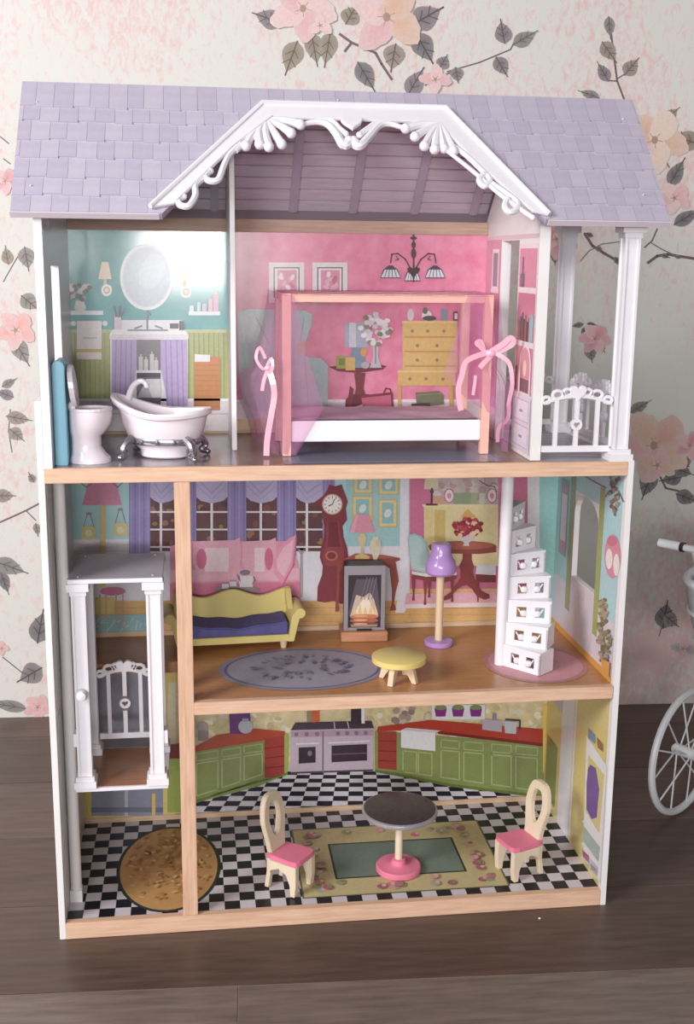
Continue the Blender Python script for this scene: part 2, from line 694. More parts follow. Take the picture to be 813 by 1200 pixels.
LG = [(128, 118, 112), (122, 108, 114), (140, 124, 102), (106, 98, 102), (142, 124, 110)]
PK, PKD, PCH, PKL = (232, 170, 172), (218, 134, 148), (226, 176, 146), (236, 192, 190)


def petals(p, cx, cy, r, cols, n=5, a0=0.3, core=(176, 140, 122)):
    pale = (220, 206, 200)
    for i in range(n):
        a = a0 + 2 * math.pi * i / n
        k = cols[i % len(cols)]
        edge = tuple(int(x * .45 + y * .55) for x, y in zip(k, pale))
        px_, py_ = cx + math.cos(a) * r * .55, cy + math.sin(a) * r * .5
        pts = []
        for j in range(18):
            t = 2 * math.pi * j / 18
            w = 1 + .10 * math.sin(3 * t + i) + .05 * math.sin(7 * t)
            u, v = r * .58 * w * math.cos(t), r * .42 * w * math.sin(t)
            pts.append((px_ + u * math.cos(a) - v * math.sin(a), py_ + u * math.sin(a) + v * math.cos(a)))
        p.blob(pts, (cx + math.cos(a) * r * .32, cy + math.sin(a) * r * .3), k, edge)
    p.ell(cx, cy, r * .11, r * .13, core, 8)
    for i in range(5):
        a = a0 + 1.3 * i
        p.line([(cx, cy), (cx + math.cos(a) * r * .26, cy + math.sin(a) * r * .26)], .8, core)


def spray(leaves=(), flowers=(), stems=()):
    p = Print(on_wall, 0.0006, 0.00003)
    for s in stems:
        p.line(s[0], s[1], (112, 94, 94))
    for (x, y, L, W, a, c) in leaves:
        p.leaf(x, y, L, W, math.radians(a), LG[c])
    for (x, y, r, cols, n, a0) in flowers:
        petals(p, x, y, r, cols, n, a0)
    return p.build('printed_flower_spray', wall, INKM)


spray([(315, 22, 34, 24, 200, 1), (342, 66, 38, 26, 110, 2), (368, 56, 36, 22, 80, 2), (384, 56, 38, 22, 100, 2), (411, 18, 24, 24, 300, 2),
       (499, 20, 38, 30, 330, 1), (496, 55, 38, 26, 60, 3), (461, 66, 30, 26, 100, 4), (428, 88, 36, 22, 60, 3), (486, 97, 34, 22, 300, 1),
       (519, 73, 17, 16, 300, 1), (535, 87, 17, 16, 80, 1), (587, 77, 24, 18, 60, 1), (589, 38, 26, 20, 260, 1), (614, 45, 30, 17, 330, 0)],
      [(355, 10, 36, (PKL, PK), 5, 0.2), (453, 20, 42, (PCH, PK, PKL), 4, 0.6), (510, 93, 17, (PK, PKL), 4, 0.1), (375, 30, 14, (PKL,), 3, 0.5)],
      [([(398, 40), (412, 50), (404, 60)], 3), ([(412, 50), (440, 62), (447, 75), (459, 93)], 3), ([(524, 84), (562, 73), (598, 58), (602, 50)], 1.6),
       ([(498, 100), (520, 88), (530, 84)], 1.6)])
spray([(714, 31, 24, 13, 85, 0), (713, 60, 27, 19, 55, 4), (739, 79, 24, 18, 310, 4), (707, 85, 24, 15, 240, 1), (691, 111, 24, 12, 200, 0)],
      [], [([(716, 40), (721, 80), (723, 95), (731, 116)], 2.2), ([(722, 93), (733, 86)], 1.4), ([(722, 95), (710, 94)], 1.6)])
spray([(784, 136, 26, 16, 320, 4), (778, 137, 18, 16, 340, 2), (804, 164, 32, 24, 200, 2), (792, 203, 34, 18, 300, 3), (804, 255, 34, 16, 330, 3)],
      [(767, 164, 36, (PCH, (236, 206, 184), PKL), 5, 0.2), (790, 232, 18, (PK, PKL), 5, 0.5)], [([(770, 172), (784, 196)], 1.4)])
spray([(677, 381, 14, 7, 170, 0), (692, 414, 18, 15, 80, 0), (684, 388, 10, 7, 120, 3), (705, 407, 12, 8, 60, 1), (693, 380, 11, 5, 10, 3)],
      [(697, 397, 17, ((226, 150, 164), PK, PKD), 6, 0.1)], [])
spray([(690, 275, 10, 6, 200, 3), (702, 292, 10, 7, 30, 1), (723, 306, 11, 7, 60, 3), (779, 300, 10, 6, 20, 3), (795, 301, 9, 5, 0, 1), (650, 300, 18, 12, 90, 1)],
      [(652, 280, 22, (PK, PKD), 5, .3)],
      [([(685, 274), (694, 288), (708, 297), (722, 305), (733, 320)], 3.2), ([(759, 308), (770, 300), (782, 298), (813, 303)], 3.2),
       ([(680, 306), (690, 294), (705, 286), (736, 282)], 1), ([(762, 284), (775, 292), (788, 298)], 1.2), ([(770, 268), (764, 282), (755, 290)], 1.6)])
spray([(749, 477, 26, 13, 330, 0), (799, 540, 30, 24, 80, 3), (787, 561, 24, 17, 170, 3), (759, 566, 34, 22, 110, 3), (804, 583, 26, 18, 20, 3), (800, 552, 22, 16, 20, 3)],
      [(766, 522, 40, (PCH, (222, 160, 140), PK), 5, 0.5), (808, 522, 16, (PKD, PK), 5, .1), (770, 545, 20, (PCH, PK), 4, .4)],
      [([(772, 556), (780, 572), (797, 576)], 2.4)])
spray([(31, 302, 26, 20, 80, 0), (34, 354, 24, 20, 40, 0), (24, 411, 34, 20, 60, 0), (10, 380, 24, 14, 120, 4), (10, 449, 18, 10, 330, 0), (6, 462, 20, 13, 200, 1), (8, 300, 20, 14, 260, 2)],
      [(18, 387, 22, ((238, 156, 150), PK), 5, 0.4), (6, 212, 15, (PKD, PK), 5, .2)], [([(4, 330), (14, 312), (26, 292)], 1.2), ([(0, 160), (10, 168)], 1.4), ([(4, 186), (12, 192)], 1.4)])
spray([(21, 490, 28, 16, 10, 4), (19, 509, 20, 16, 40, 4), (5, 581, 22, 16, 0, 4), (37, 560, 12, 9, 240, 0), (43, 620, 14, 9, 80, 4)],
      [], [([(12, 480), (10, 505), (14, 530)], 1.2), ([(0, 612), (18, 604), (31, 598), (46, 590)], 2), ([(30, 598), (42, 610)], 1.2)])
spray([(11, 664, 38, 20, 20, 0), (5, 682, 26, 14, 70, 3), (47, 736, 36, 26, 280, 3), (36, 790, 30, 26, 150, 1), (10, 827, 44, 14, 190, 0)],
      [(44, 829, 15, ((228, 160, 164), PK), 5, 0.2), (2, 760, 8, (PK,), 4, 0)], [([(3, 770), (18, 782), (28, 790)], 1.2)])
spray([(779, 722, 30, 24, 280, 3), (786, 727, 20, 18, 40, 0)], [(800, 760, 13, ((170, 150, 156), PK), 4, .2)], [([(775, 735), (772, 746)], 1.2)])

# ================================================================== THE DOLLHOUSE
W, D = 0.84, 0.3185
Yb = 0.3125
Z0, Z2, Z3 = 0.0253, 0.3646, 0.7086
T = 0.009
house = thing('dollhouse', 'tall three storey wooden dollhouse with lavender shingle roof and printed rooms', 'dollhouse', (0.42, 0.156, 0))


def part(mb, name, m_, parent=house, bev=0.0, label=None):
    return mb.build(name, m_, parent, True, bev, label)


# ---- floors
base = part(MB().box(T, 0.0012, 0, W - T, D, Z0 - 0.0012), 'ground_floor_panel', M_GROUT)
part(MB().box(T, -0.0008, 0.0003, W - T, 0.012, Z0 + 0.0008), 'front_edge', M_EDGE, base, 0.0008)
NX, TS = 35, (W - 2 * T) / 35
tm = []
for m_ in (M_BLACKTILE, M_WHITETILE):
    me = MB().box(-TS * .496, -TS * .496, -0.0012, TS * .496, TS * .496, 0).mesh('tile')
    me.materials.append(m_)
    tm.append(me)
rows = int((Yb - 0.012) / TS) + 1
BI = WM[base].inverted()
for j in range(8):
    for i in range(NX):
        link_mesh('tile', tm[(i + j) % 2], BI @ Vector((T + (i + .5) * TS, 0.012 + (j + .5) * TS, Z0)), base, True)
for par, m_ in ((0, M_BLACKTILE), (1, M_WHITETILE)):
    mb = MB()
    for j in range(8, rows):
        for i in range(NX):
            if (i + j) % 2 == par:
                y1 = min(0.012 + (j + .996) * TS, Yb)
                mb.box(T + (i + .004) * TS, 0.012 + (j + .004) * TS, Z0 - .0012, T + (i + .996) * TS, y1, Z0)
    o = part(mb, 'tile_rows', m_, base)
    o['kind'] = 'stuff'
part(MB().box(T + .002, Yb - .0035, Z0 + .0004, W - T - .001, Yb, Z0 + .0095), 'batten', M_BATTEN, base)


def mpZ(z): return lambda x, y, off: atZ(x, y, z + off)
def mpY(Yp): return lambda x, y, off: atY(x, y, Yp - off)
def mpX(Xp): return lambda x, y, off: atX(x, y, Xp - off)
def metZ(z): return lambda x, y, off: Vector((x, y, z + off))


p = Print(metZ(Z0), 0.0005)
p.ell(0.1575, 0.148, 0.0835, 0.134, (38, 56, 40), 40).ell(0.1575, 0.148, 0.078, 0.128, (206, 150, 84), 40)
for i in range(150):
    a, r = random.uniform(0, 6.28), math.sqrt(random.random()) * .9
    x, y = .1575 + math.cos(a) * r * .075, .148 + math.sin(a) * r * .122
    p.ell(x, y, random.uniform(.003, .007), random.uniform(.002, .004), random.choice(((180, 112, 56), (222, 176, 112), (192, 126, 62))), 8, random.uniform(0, 3))
p.build('printed_oval_rug', base, INKM, 'oval orange rug with dark green border')
p = Print(metZ(Z0), 0.0005)
p.rect(.3635, .0287, .693, .2485, (92, 104, 70)).rect(.3665, .0315, .690, .2455, (204, 186, 128)).rect(.421, .079, .635, .192, (40, 54, 46)).rect(.4245, .0825, .6315, .1885, (112, 132, 118))
for i in range(46):
    t = i / 46
    side = i % 4
    k = random.random()
    if side == 0: x, y = .38 + k * .30, .055
    elif side == 1: x, y = .38 + k * .30, .218
    elif side == 2: x, y = .394, .05 + k * .18
    else: x, y = .662, .05 + k * .18
    y += random.uniform(-.012, .012)
    x += random.uniform(-.01, .01)
    p.ell(x, y, .008, .007, random.choice(((206, 112, 128), (178, 92, 112), (214, 158, 150), (150, 156, 110), (168, 170, 150))), 9)
    p.ell(x + .004, y + .003, .004, .004, random.choice(((226, 176, 170), (140, 140, 90))), 8)
p.build('printed_floral_rug', base, INKM, 'cream floral rug with grey green centre')

# living room floor: the right part reaches the front, behind the elevator only a back strip
mid = part(MB().box(0.196, 0.002, Z2 - .018, W - T, D, Z2), 'middle_floor_panel', M_HONEY)
part(MB().box(T, 0.178, Z2 - .018, 0.196, D, Z2), 'landing_floor', M_ELEVWOOD, mid)
part(MB().box(0.2035, -0.0008, Z2 - .0185, W - T - .0008, 0.012, Z2 + .0006), 'front_edge', M_EDGE, mid, 0.0008)
part(MB().box(T + .002, Yb - .0035, Z2 + .0004, W - T - .001, Yb, Z2 + .009), 'batten', M_BATTEN, mid)
p = Print(metZ(Z2), 0.0005)
p.ell(.372, .127, .131, .095, (150, 142, 168), 44).ell(.372, .127, .122, .087, (104, 98, 142), 44).ell(.372, .127, .118, .084, (166, 158, 176), 44)
for i in range(70):
    a = random.uniform(0, 6.283)
    r = random.choice((.38, .62, .66, .7, .74)) + random.uniform(-.06, .06)
    p.ell(.372 + math.cos(a) * r * .1, .127 + math.sin(a) * r * .07, .006, .003, random.choice(((124, 116, 152), (140, 132, 160), (118, 106, 128))), 8, a)
p.build('printed_lavender_rug', mid, INKM, 'oval lavender rug with scroll pattern')
p = Print(metZ(Z2), 0.0005)
p.ell(.742, .112, .082, .088, (196, 126, 128), 40).ell(.742, .112, .074, .079, (222, 148, 158), 40).ell(.742, .112, .04, .042, (212, 138, 146), 30)
p.build('printed_pink_rug', mid, INKM, 'round pink rug under the staircase')

top = part(MB().box(0.0, 0.002, Z3 - .0195, W - T, D, Z3 - .0002).box(W - T, .002, Z3 - .0004, W - .001, D, Z3 - .0002), 'upper_floor_panel', M_BEDFLOOR)
top_v = None
part(MB().box(0.0085, -0.0008, Z3 - .0200, W - T, 0.009, Z3 + .0004), 'front_edge', M_EDGE, top, 0.0008)
part(MB().box(.0205, 0.0095, Z3 - .0001, .2690, Yb - .002, Z3 + .0002), 'bathroom_floor_print', M_BATHFLOOR, top)
part(MB().box(.7056, 0.0095, Z3 - .0001, W - .001, Yb, Z3 + .0002), 'balcony_floor_print', M_BALCFLOOR, top)
p = Print(metZ(Z3), 0.0004)
p.rect(.335, .012, .655, .25, (118, 126, 146)).rect(.345, .02, .645, .24, (150, 152, 170)).rect(.36, .03, .63, .228, (126, 130, 152))
p.build('printed_blue_rug', top, INK)
p = Print(metZ(Z3), 0.0004)
for i in range(9):
    p.line([(.715, .06 + i * .03), (.83, .03 + i * .03)], .0015, (150, 144, 160))
p.build('printed_balcony_boards', top, INK)
part(MB().box(.0205, Yb - .0035, Z3 + .0004, .2655, Yb, Z3 + .0045), 'batten', M_BATTEN, top)
part(MB().box(.2740, Yb - .0035, Z3 + .0004, .689, Yb, Z3 + .0045), 'batten', M_BATTEN, top)

# ---- side panels and posts
left = part(MB().box(0, 0, 0, T, D, 0.8006), 'left_side_panel', M_WHITE, bev=.0006)
part(MB().box(T + .0001, 0.014, Z0 + .0005, T + .0009, Yb, Z2 - .02).box(T + .0001, 0.014, Z2 + .0002, T + .0009, Yb, Z3 - .0205), 'inner_facing', M_GREYWALL, left)
ye, ze, yr, zr = -0.03, 1.0452, 0.1413, 1.225
ZE = 1.0560


def slab_z(y): return ze + (y - ye) / (yr - ye) * (zr - ze) - 0.0135


# upper left panel with window opening (profile pieces around the opening)
UL0, UL1 = 0.0092, 0.0200
ul = MB()
oy0, oy1, oz0, oz1 = 0.075, 0.170, 0.835, 0.977
ul.box(UL0, 0, Z3 + .0003, UL1, oy0, oz0).box(UL0, oy0, Z3 + .0003, UL1, oy1, oz0).box(UL0, oy1, Z3 + .0003, UL1, D, oz0)
ul.box(UL0, 0, oz0, UL1, oy0, oz1).box(UL0, oy1, oz0, UL1, D, oz1)
ul.prism([(0, oz1), (D, oz1), (D, 1.053), (yr, zr - .016), (0, slab_z(0))], fYZ, UL0, UL1)
upleft = part(ul, 'upper_left_panel', M_WHITE)
mb = MB().box(UL1 + .0001, .004, Z3 + .0006, UL1 + .0006, oy0, 1.03).box(UL1 + .0001, oy1, Z3 + .0006, UL1 + .0006, Yb, 1.04)
mb.box(UL1 + .0001, oy0, Z3 + .0006, UL1 + .0006, oy1, oz0).box(UL1 + .0001, oy0, oz1, UL1 + .0006, oy1, 1.04)
part(mb, 'inner_facing', M_GREYWALL, upleft)

rw_ = MB()
wy0, wy1, wz0, wz1 = 0.106, 0.219, 0.478, 0.622
X0, X1, RT = W - T, W, 0.7105
rw_.box(X0, 0, 0, X1, wy0, RT).box(X0, wy1, 0, X1, D, RT).box(X0, wy0, 0, X1, wy1, wz0)
arch = [(wy0, wz1 - .03)] + [(wy0 + wy1) / 2 - (wy1 - wy0) / 2 * math.cos(math.radians(a)) for a in ()]
rw_.prism([(wy0, RT), (wy0, wz1 - .035)] + [((wy0 + wy1) / 2 - (wy1 - wy0) / 2 * math.cos(math.pi * i / 10), wz1 - .035 + .035 * math.sin(math.pi * i / 10)) for i in range(1, 10)]
          + [(wy1, wz1 - .035), (wy1, RT)], fYZ, X0, X1)
right = part(rw_, 'right_side_panel', M_WHITE)
XR = X0 - 0.0002
# printed facing of the right panel (its colour zones)
p = Print(lambda a, b, off: Vector((XR - off, a, b)), 0.0001)


def facing(y0, y1, z0, z1, c):
    p.rect(y0, z0, y1, z1, c)


zl = Z2 + .115
facing(.012, wy0 - .001, Z2 + .009, Z3 - .0205, (170, 218, 224))
facing(wy1 + .001, Yb - .001, Z2 + .009, Z3 - .0205, (164, 206, 212))
facing(wy0 - .001, wy1 + .001, wz1 + .001, Z3 - .0205, (170, 218, 224))
facing(wy0 - .001, wy1 + .001, Z2 + .009, wz0 - .001, (214, 204, 216))
facing(.012, wy0 - .001, Z2 + .009, zl - .02, (222, 212, 222))
facing(wy1 + .001, Yb - .001, Z2 + .009, zl - .02, (210, 202, 216))
facing(.012, Yb - .001, Z2 + .0006, Z2 + .012, (226, 158, 64))
facing(wy0 - .022, wy0 - .001, Z2 + .05, wz1 + .03, (160, 170, 92))
facing(wy1 + .001, wy1 + .024, Z2 + .05, wz1 + .03, (150, 158, 96))
p.line([(wy0 - .024, wz1 + .032), (wy1 + .03, wz1 + .032)], .0025, (124, 110, 116))
facing(wy1 + .034, wy1 + .072, .50, .63, (164, 150, 170))
facing(wy1 + .039, wy1 + .067, .508, .622, (226, 206, 216))
facing(wy1 + .039, wy1 + .067, .508, .525, (206, 134, 156))
facing(wy1 + .039, wy1 + .067, .606, .622, (206, 134, 156))
p.build('printed_window_wall', right)
PXR = mpX(XR)
p = Print(PXR, 0.0008)
for i in range(26):
    p.ell(719 + random.uniform(-6, 6), 556 + i * 1.7, 2.2, 2.6, random.choice(((134, 112, 96), (166, 148, 132), (150, 96, 84), (104, 86, 74))), 8)
p.line([(714, 575), (709, 582)], 1.2, (120, 96, 80)).line([(724, 575), (730, 588)], 1.2, (120, 96, 80)).line([(719, 595), (720, 604)], 2, (150, 110, 90))
p.build('printed_wall_sconce', right)
p = Print(PXR, 0.0008)
p.ell(717.5, 652, 9.5, 26, (232, 142, 164)).ell(713.5, 655, 4, 12, (244, 232, 226)).ell(722, 662, 3.6, 13, (244, 232, 226)).ell(717, 634, 6, 6, (222, 118, 144))
p.build('printed_round_picture', right)
p = Print(PXR, 0.0008)
for i in range(70):
    k = i / 70
    p.ell(706 + k * 2 + random.uniform(-8, 8) * (.4 + k * .8 if k < .75 else .6), 703 + 72 * k, 2.2, 3, random.choice(((140, 140, 90), (166, 158, 112), (110, 116, 74), (186, 150, 150))), 7, random.uniform(0, 3))
p.poly([(704, 772), (714, 776), (713, 793), (705, 789)], (228, 160, 60))
p.build('printed_potted_plant', right)
# kitchen part of the right panel
p = Print(lambda a, b, off: Vector((XR - off, a, b)), 0.0001)
facing(.012, Yb - .001, Z0 + .0006, Z2 - .0185, (228, 206, 122))
facing(.165, .225, Z0 + .001, Z2 - .02, (236, 230, 240))
facing(.150, .165, Z0 + .001, Z2 - .02, (222, 204, 166))
facing(.153, .162, Z0 + .001, Z2 - .02, (240, 232, 216))
facing(.228, .300, .23, Z2 - .02, (196, 184, 212))
facing(.24, .300, Z0 + .02, .16, (150, 150, 84))
p.build('printed_kitchen_side_wall', right)
p = Print(PXR, 0.0008)
# cupboard with purple apron, painted shelves
p.poly([(687, 862), (711, 898), (703, 1036), (683, 1002)], (240, 236, 238))
p.poly([(689, 884), (708, 908), (702, 977), (686, 951)], (226, 206, 132))
p.poly([(691.5, 896), (698, 900), (702, 925), (699, 958), (693, 960), (687, 948), (687, 918), (689, 900)], (126, 78, 168))
p.poly([(684, 968), (703, 993), (701, 1010), (682, 984)], (172, 190, 182))
p.poly([(682, 994), (701, 1017), (700, 1030), (682, 1004)], (200, 196, 212))
p.poly([(682, 996), (690, 1003), (690, 1012), (683, 1004)], (186, 92, 128))
p.poly([(692, 1012), (700, 1020), (699, 1026), (692, 1018)], (170, 160, 150))
p.line([(683, 962), (705, 990)], 2.2, (238, 236, 240)).line([(682, 988), (702, 1013)], 2, (238, 236, 240))
p.poly([(689, 853), (697, 862), (697, 872), (689, 865)], (120, 150, 190))
p.poly([(699, 864), (706, 872), (706, 881), (700, 876)], (170, 104, 60))
p.build('printed_hutch', right)

part(MB().box(.1815, .0005, Z0 + .001, .2035, .0185, Z3 - .0205), 'front_post', M_EDGEZ, bev=.0008)
part(MB().lathe([(.0085, Z0 + .0004), (.0085, Z3 - .0202)], (.0195, .066, 0), 16).box(.0105, .057, Z0 + .0004, .0285, .075, Z0 + .02), 'elevator_guide_pole', M_WHITE)

# ---- back panels with printed rooms
bb = part(MB().box(T, Yb, 0.0, W - T, Yb + .006, Z2 - .0182), 'kitchen_back_panel', M_CREAMTILE)
bm_ = part(MB().box(T, Yb, Z2 - .018, W - T, Yb + .006, Z3 - .0197), 'living_room_back_panel', M_LBLUE)
bt = part(MB().box(.0202, Yb, Z3 - .0, .2695, Yb + .006, 1.030), 'bathroom_back_panel', M_TEAL)
bd = part(MB().box(.2697, Yb, Z3 - .0, .6898, Yb + .006, 1.030), 'bedroom_back_panel', M_PINK)
part(MB().box(.0202, Yb - .004, 1.0302, .6898, Yb + .006, 1.050), 'top_beam', M_BEAM, bev=.0008)
PB = mpY(Yb)

HAZE[0] = 0.10
# bathroom picture ---------------------------------------------------
p = Print(PB, .0002)
p.rect(79, 387, 273, 468, (174, 180, 102))
for i in range(33):
    x = 82 + i * 5.8
    p.line([(x, 389), (x + .4, 467)], .9, (146, 154, 82))
p.rect(79, 386, 273, 390, (190, 196, 130)).rect(79, 467, 273, 505, (228, 216, 220)).rect(79, 467, 273, 470, (244, 240, 240)).rect(79, 484, 273, 486, (200, 190, 196))
p.build('printed_wainscot', bt)
p = Print(PB, .002)
p.ell(172, 324.6, 31.5, 39, (236, 236, 240), 40).ell(172, 324.6, 28.5, 35.8, (206, 214, 222), 40).ell(172, 324.6, 27, 34, (186, 200, 210), 40).ell(178, 318, 14, 22, (198, 210, 218), 26, .4)
p.build('printed_oval_mirror', bt)
for (x, y, c) in ((123, 318, (238, 204, 160)), (216, 320, (240, 232, 188))):
    p = Print(PB, .002)
    p.poly([(x - 4, y - 11), (x + 4, y - 11), (x + 8, y + 9), (x - 8, y + 9)], c).rect(x - 1.5, y + 9, x + 2, y + 16, (198, 178, 120))
    p.ell(x + 2, y + 22, 6.5, 7, (244, 240, 238)).ell(x + 2, y + 22, 4, 4.4, (206, 176, 130)).ell(x + 2, y + 22, 2.2, 2.4, (240, 226, 200))
    p.build('printed_sconce', bt)
p = Print(PB, .002)
p.rect(82, 364, 121, 369, (240, 240, 240)).poly([(89, 352), (98, 352), (101, 361), (97, 366), (90, 366), (87, 361)], (228, 230, 226))
for i in range(26):
    p.ell(93 + random.uniform(-11, 13), 343 + random.uniform(-9, 8), 3, 2.8, random.choice(((236, 216, 214), (120, 96, 100), (216, 176, 180), (96, 100, 84), (244, 232, 228))), 8)
p.build('printed_flower_shelf', bt)
p = Print(PB, .002)
p.line([(85, 379), (124, 379)], 1.4, (206, 206, 206)).ell(86, 379, 3, 3, (236, 236, 236)).ell(123, 379, 3, 3, (236, 236, 236))
p.rect(90, 376, 119, 421, (240, 230, 226)).rect(90, 409, 119, 413, (216, 178, 74)).rect(97, 395, 114, 397, (206, 196, 190))
p.build('printed_towel', bt)
p = Print(PB, .002)
p.rect(129, 390, 220, 472, (236, 230, 238))
p.rect(136, 375, 213, 389, (232, 232, 236)).poly([(132, 386), (216, 386), (221, 392), (128, 392)], (244, 240, 244)).rect(128, 392, 221, 397, (228, 222, 230))
p.poly([(131, 398), (160, 398), (160, 430), (156, 455), (151, 480), (131, 480)], (184, 160, 214)).poly([(188, 398), (219, 398), (220, 480), (197, 480), (193, 455), (188, 430)], (184, 160, 214))
for x in (136, 142, 148, 154, 194, 200, 207, 213):
    p.line([(x, 399), (x + (2 if x > 180 else -1.5), 478)], 1.4, (158, 132, 196))
p.rect(160, 398, 188, 434, (120, 112, 118)).rect(160, 434, 188, 437.5, (230, 228, 230)).rect(160, 437.5, 188, 480, (96, 88, 96)).rect(160, 437, 188, 442, (70, 64, 70))
for x, h in ((165, 16), (171, 13), (178, 19), (183, 12)):
    p.rect(x - 2.4, 434 - h, x + 2.4, 434, (206, 200, 200)).rect(x - 1, 434 - h - 3, x + 1, 434 - h, (190, 184, 186))
p.rect(171, 444, 188, 466, (226, 220, 222)).poly([(160, 466), (168, 452), (174, 454), (178, 466)], (180, 176, 180))
p.line([(172.5, 364), (172.5, 386)], 2, (104, 110, 116)).line([(172.5, 365), (176, 369)], 2, (104, 110, 116))
p.line([(158, 385), (166, 382)], 2, (120, 120, 126)).line([(182, 382), (190, 385)], 2, (120, 120, 126)).line([(150, 387), (196, 387)], 1.8, (130, 126, 132))
p.rect(134, 371, 142, 386, (222, 198, 214)).line([(136, 371), (133, 359)], 2, (90, 80, 100)).line([(139, 371), (140, 359)], 2.4, (78, 70, 90)).line([(141, 371), (146, 362)], 2, (100, 90, 110))
p.rect(199, 379, 209, 385, (66, 58, 64)).rect(210, 376, 212.5, 387, (50, 46, 56)).rect(213.5, 377, 215.5, 387, (90, 80, 96))
p.build('printed_vanity', bt)
p = Print(PB, .002)
p.rect(221, 365, 258, 369.5, (242, 242, 244)).rect(222, 358, 227, 365, (232, 236, 236)).rect(231, 354, 235, 365, (206, 222, 232)).rect(237, 356, 242, 365, (214, 196, 222))
p.rect(244, 350, 249, 365, (226, 182, 208)).rect(249.5, 345, 256, 365, (230, 170, 206)).rect(250.5, 341, 255, 345, (236, 206, 180))
p.build('printed_bottle_shelf', bt)
p = Print(PB, .002)
p.rect(227, 420, 258, 481, (206, 128, 62), (190, 112, 52)).poly([(228, 415), (246, 416), (248, 424), (228, 424)], (238, 234, 236)).poly([(246, 418), (257, 419), (258, 426), (246, 426)], (214, 118, 70))
for k in range(9):
    p.line([(228, 428 + k * 6), (257, 428 + k * 6)], .8, (184, 108, 50))
p.build('printed_hamper', bt)

# bedroom picture ---------------------------------------------------
p = Print(PB, .0002)
p.rect(277, 468, 575, 492, (226, 210, 220)).rect(277, 468, 575, 471, (242, 232, 238)).rect(277, 491, 575, 506, (222, 176, 118))
p.build('printed_skirting', bd)
for x0, y0, x1 in ((315, 307.5, 356.5), (366, 307.5, 407)):
    p = Print(PB, .002)
    p.rect(x0, y0, x1, y0 + 47, (232, 226, 226)).rect(x0 + 5.5, y0 + 5.5, x1 - 5.5, y0 + 41.5, (104, 96, 116)).rect(x0 + 7, y0 + 7, x1 - 7, y0 + 40, (238, 226, 230)).rect(x0 + 10, y0 + 9, x1 - 9, y0 + 37, (226, 134, 166))
    for i in range(8):
        p.ell(x0 + 21 + random.uniform(-7, 7), y0 + 22 + random.uniform(-9, 9), 4, 2.4, random.choice(((206, 96, 136), (244, 220, 228), (236, 168, 190))), 8, random.uniform(0, 3))
    p.build('printed_picture_frame', bd)
p = Print(PB, .002)
p.poly([(278, 366), (292, 362), (330, 363), (358, 364), (366, 368), (365, 380), (357, 404), (357, 418), (376, 420), (384, 428), (384, 482), (376, 482), (300, 482), (286, 474), (280, 440)], (176, 204, 204))
p.poly([(282, 372), (296, 366), (312, 400), (306, 440), (290, 440)], (192, 216, 214)).line([(300, 372), (316, 404)], 1.4, (150, 180, 182)).line([(356, 372), (350, 416)], 1.6, (150, 180, 182))
p.poly([(306, 430), (356, 428), (358, 446), (304, 448)], (190, 212, 210)).line([(357, 420), (362, 480)], 1.4, (148, 178, 182)).poly([(348, 402), (357, 400), (358, 412), (348, 414)], (206, 178, 110))
p.poly([(286, 484), (312, 482), (320, 492), (288, 498)], (206, 208, 220)).poly([(282, 494), (310, 490), (312, 502), (280, 503)], (228, 184, 120))
p.build('printed_armchair', bd)
p = Print(PB, .002)
p.poly([(385, 430), (400, 428), (440, 426), (453, 429), (448, 433), (420, 437), (396, 435)], (122, 46, 52)).poly([(415, 437), (428, 437), (426, 455), (430, 470), (414, 470), (417, 455)], (128, 52, 54))
p.poly([(412, 462), (432, 462), (442, 478), (424, 474), (404, 480), (405, 468)], (112, 40, 48)).poly([(410, 452), (414, 456), (412, 478), (406, 479)], (124, 48, 52))
p.rect(404, 378, 432, 407, (170, 176, 200)).rect(409, 378, 417, 407, (206, 208, 222)).poly([(413, 407), (424, 407), (428, 420), (427, 431), (411, 431), (410, 420)], (118, 146, 170))
p.rect(394, 417, 407, 432, (164, 168, 66)).rect(405, 419, 416, 434, (222, 176, 88)).rect(397, 420, 404, 428, (120, 132, 60)).ell(426, 413, 4, 5, (224, 154, 76)).ell(428, 428, 5, 4, (180, 172, 186))
p.poly([(436, 402), (444, 402), (443, 418), (447, 431), (433, 431), (437, 418)], (196, 190, 200)).line([(440, 402), (440, 426)], 1.2, (126, 116, 122))
for i in range(44):
    a, r = i * 2.4, 18 * math.sqrt(random.random())
    p.ell(440 + math.cos(a) * r, 386 + math.sin(a) * r, 3.6, 3, random.choice(((232, 234, 236), (214, 216, 224), (122, 128, 96), (240, 240, 240), (204, 206, 214), (152, 126, 100))), 8)
p.build('printed_lamp_table', bd)
p = Print(PB, .0024)
p.poly([(423, 464), (458, 461), (461, 478), (425, 479)], (204, 88, 118)).line([(423, 465), (459, 461)], 3, (130, 44, 52)).line([(459, 462), (460, 479)], 2.4, (130, 44, 52))
p.line([(449, 462), (452, 455), (457, 456), (459, 463)], 1.6, (130, 44, 52))
p.build('printed_basket', bd)
p = Print(PB, .002)
p.rect(471.5, 376, 536, 437, (228, 190, 102)).rect(466, 435, 534, 452, (226, 184, 96)).rect(466, 451, 470, 480, (214, 168, 84)).rect(526, 451, 531, 480, (214, 168, 84))
for y in (394, 411, 428):
    p.rect(474, y, 534, y + 2, (204, 156, 74))
p.rect(471, 376, 536, 379, (240, 206, 128)).rect(466, 434, 535, 436.5, (240, 206, 128))
for y, xs in ((388, (483, 501, 520)), (405, (489, 512)), (422, (489, 512)), (444, (480, 499, 519))):
    for x in xs:
        p.ell(x, y, 2, 2, (150, 130, 110), 8)
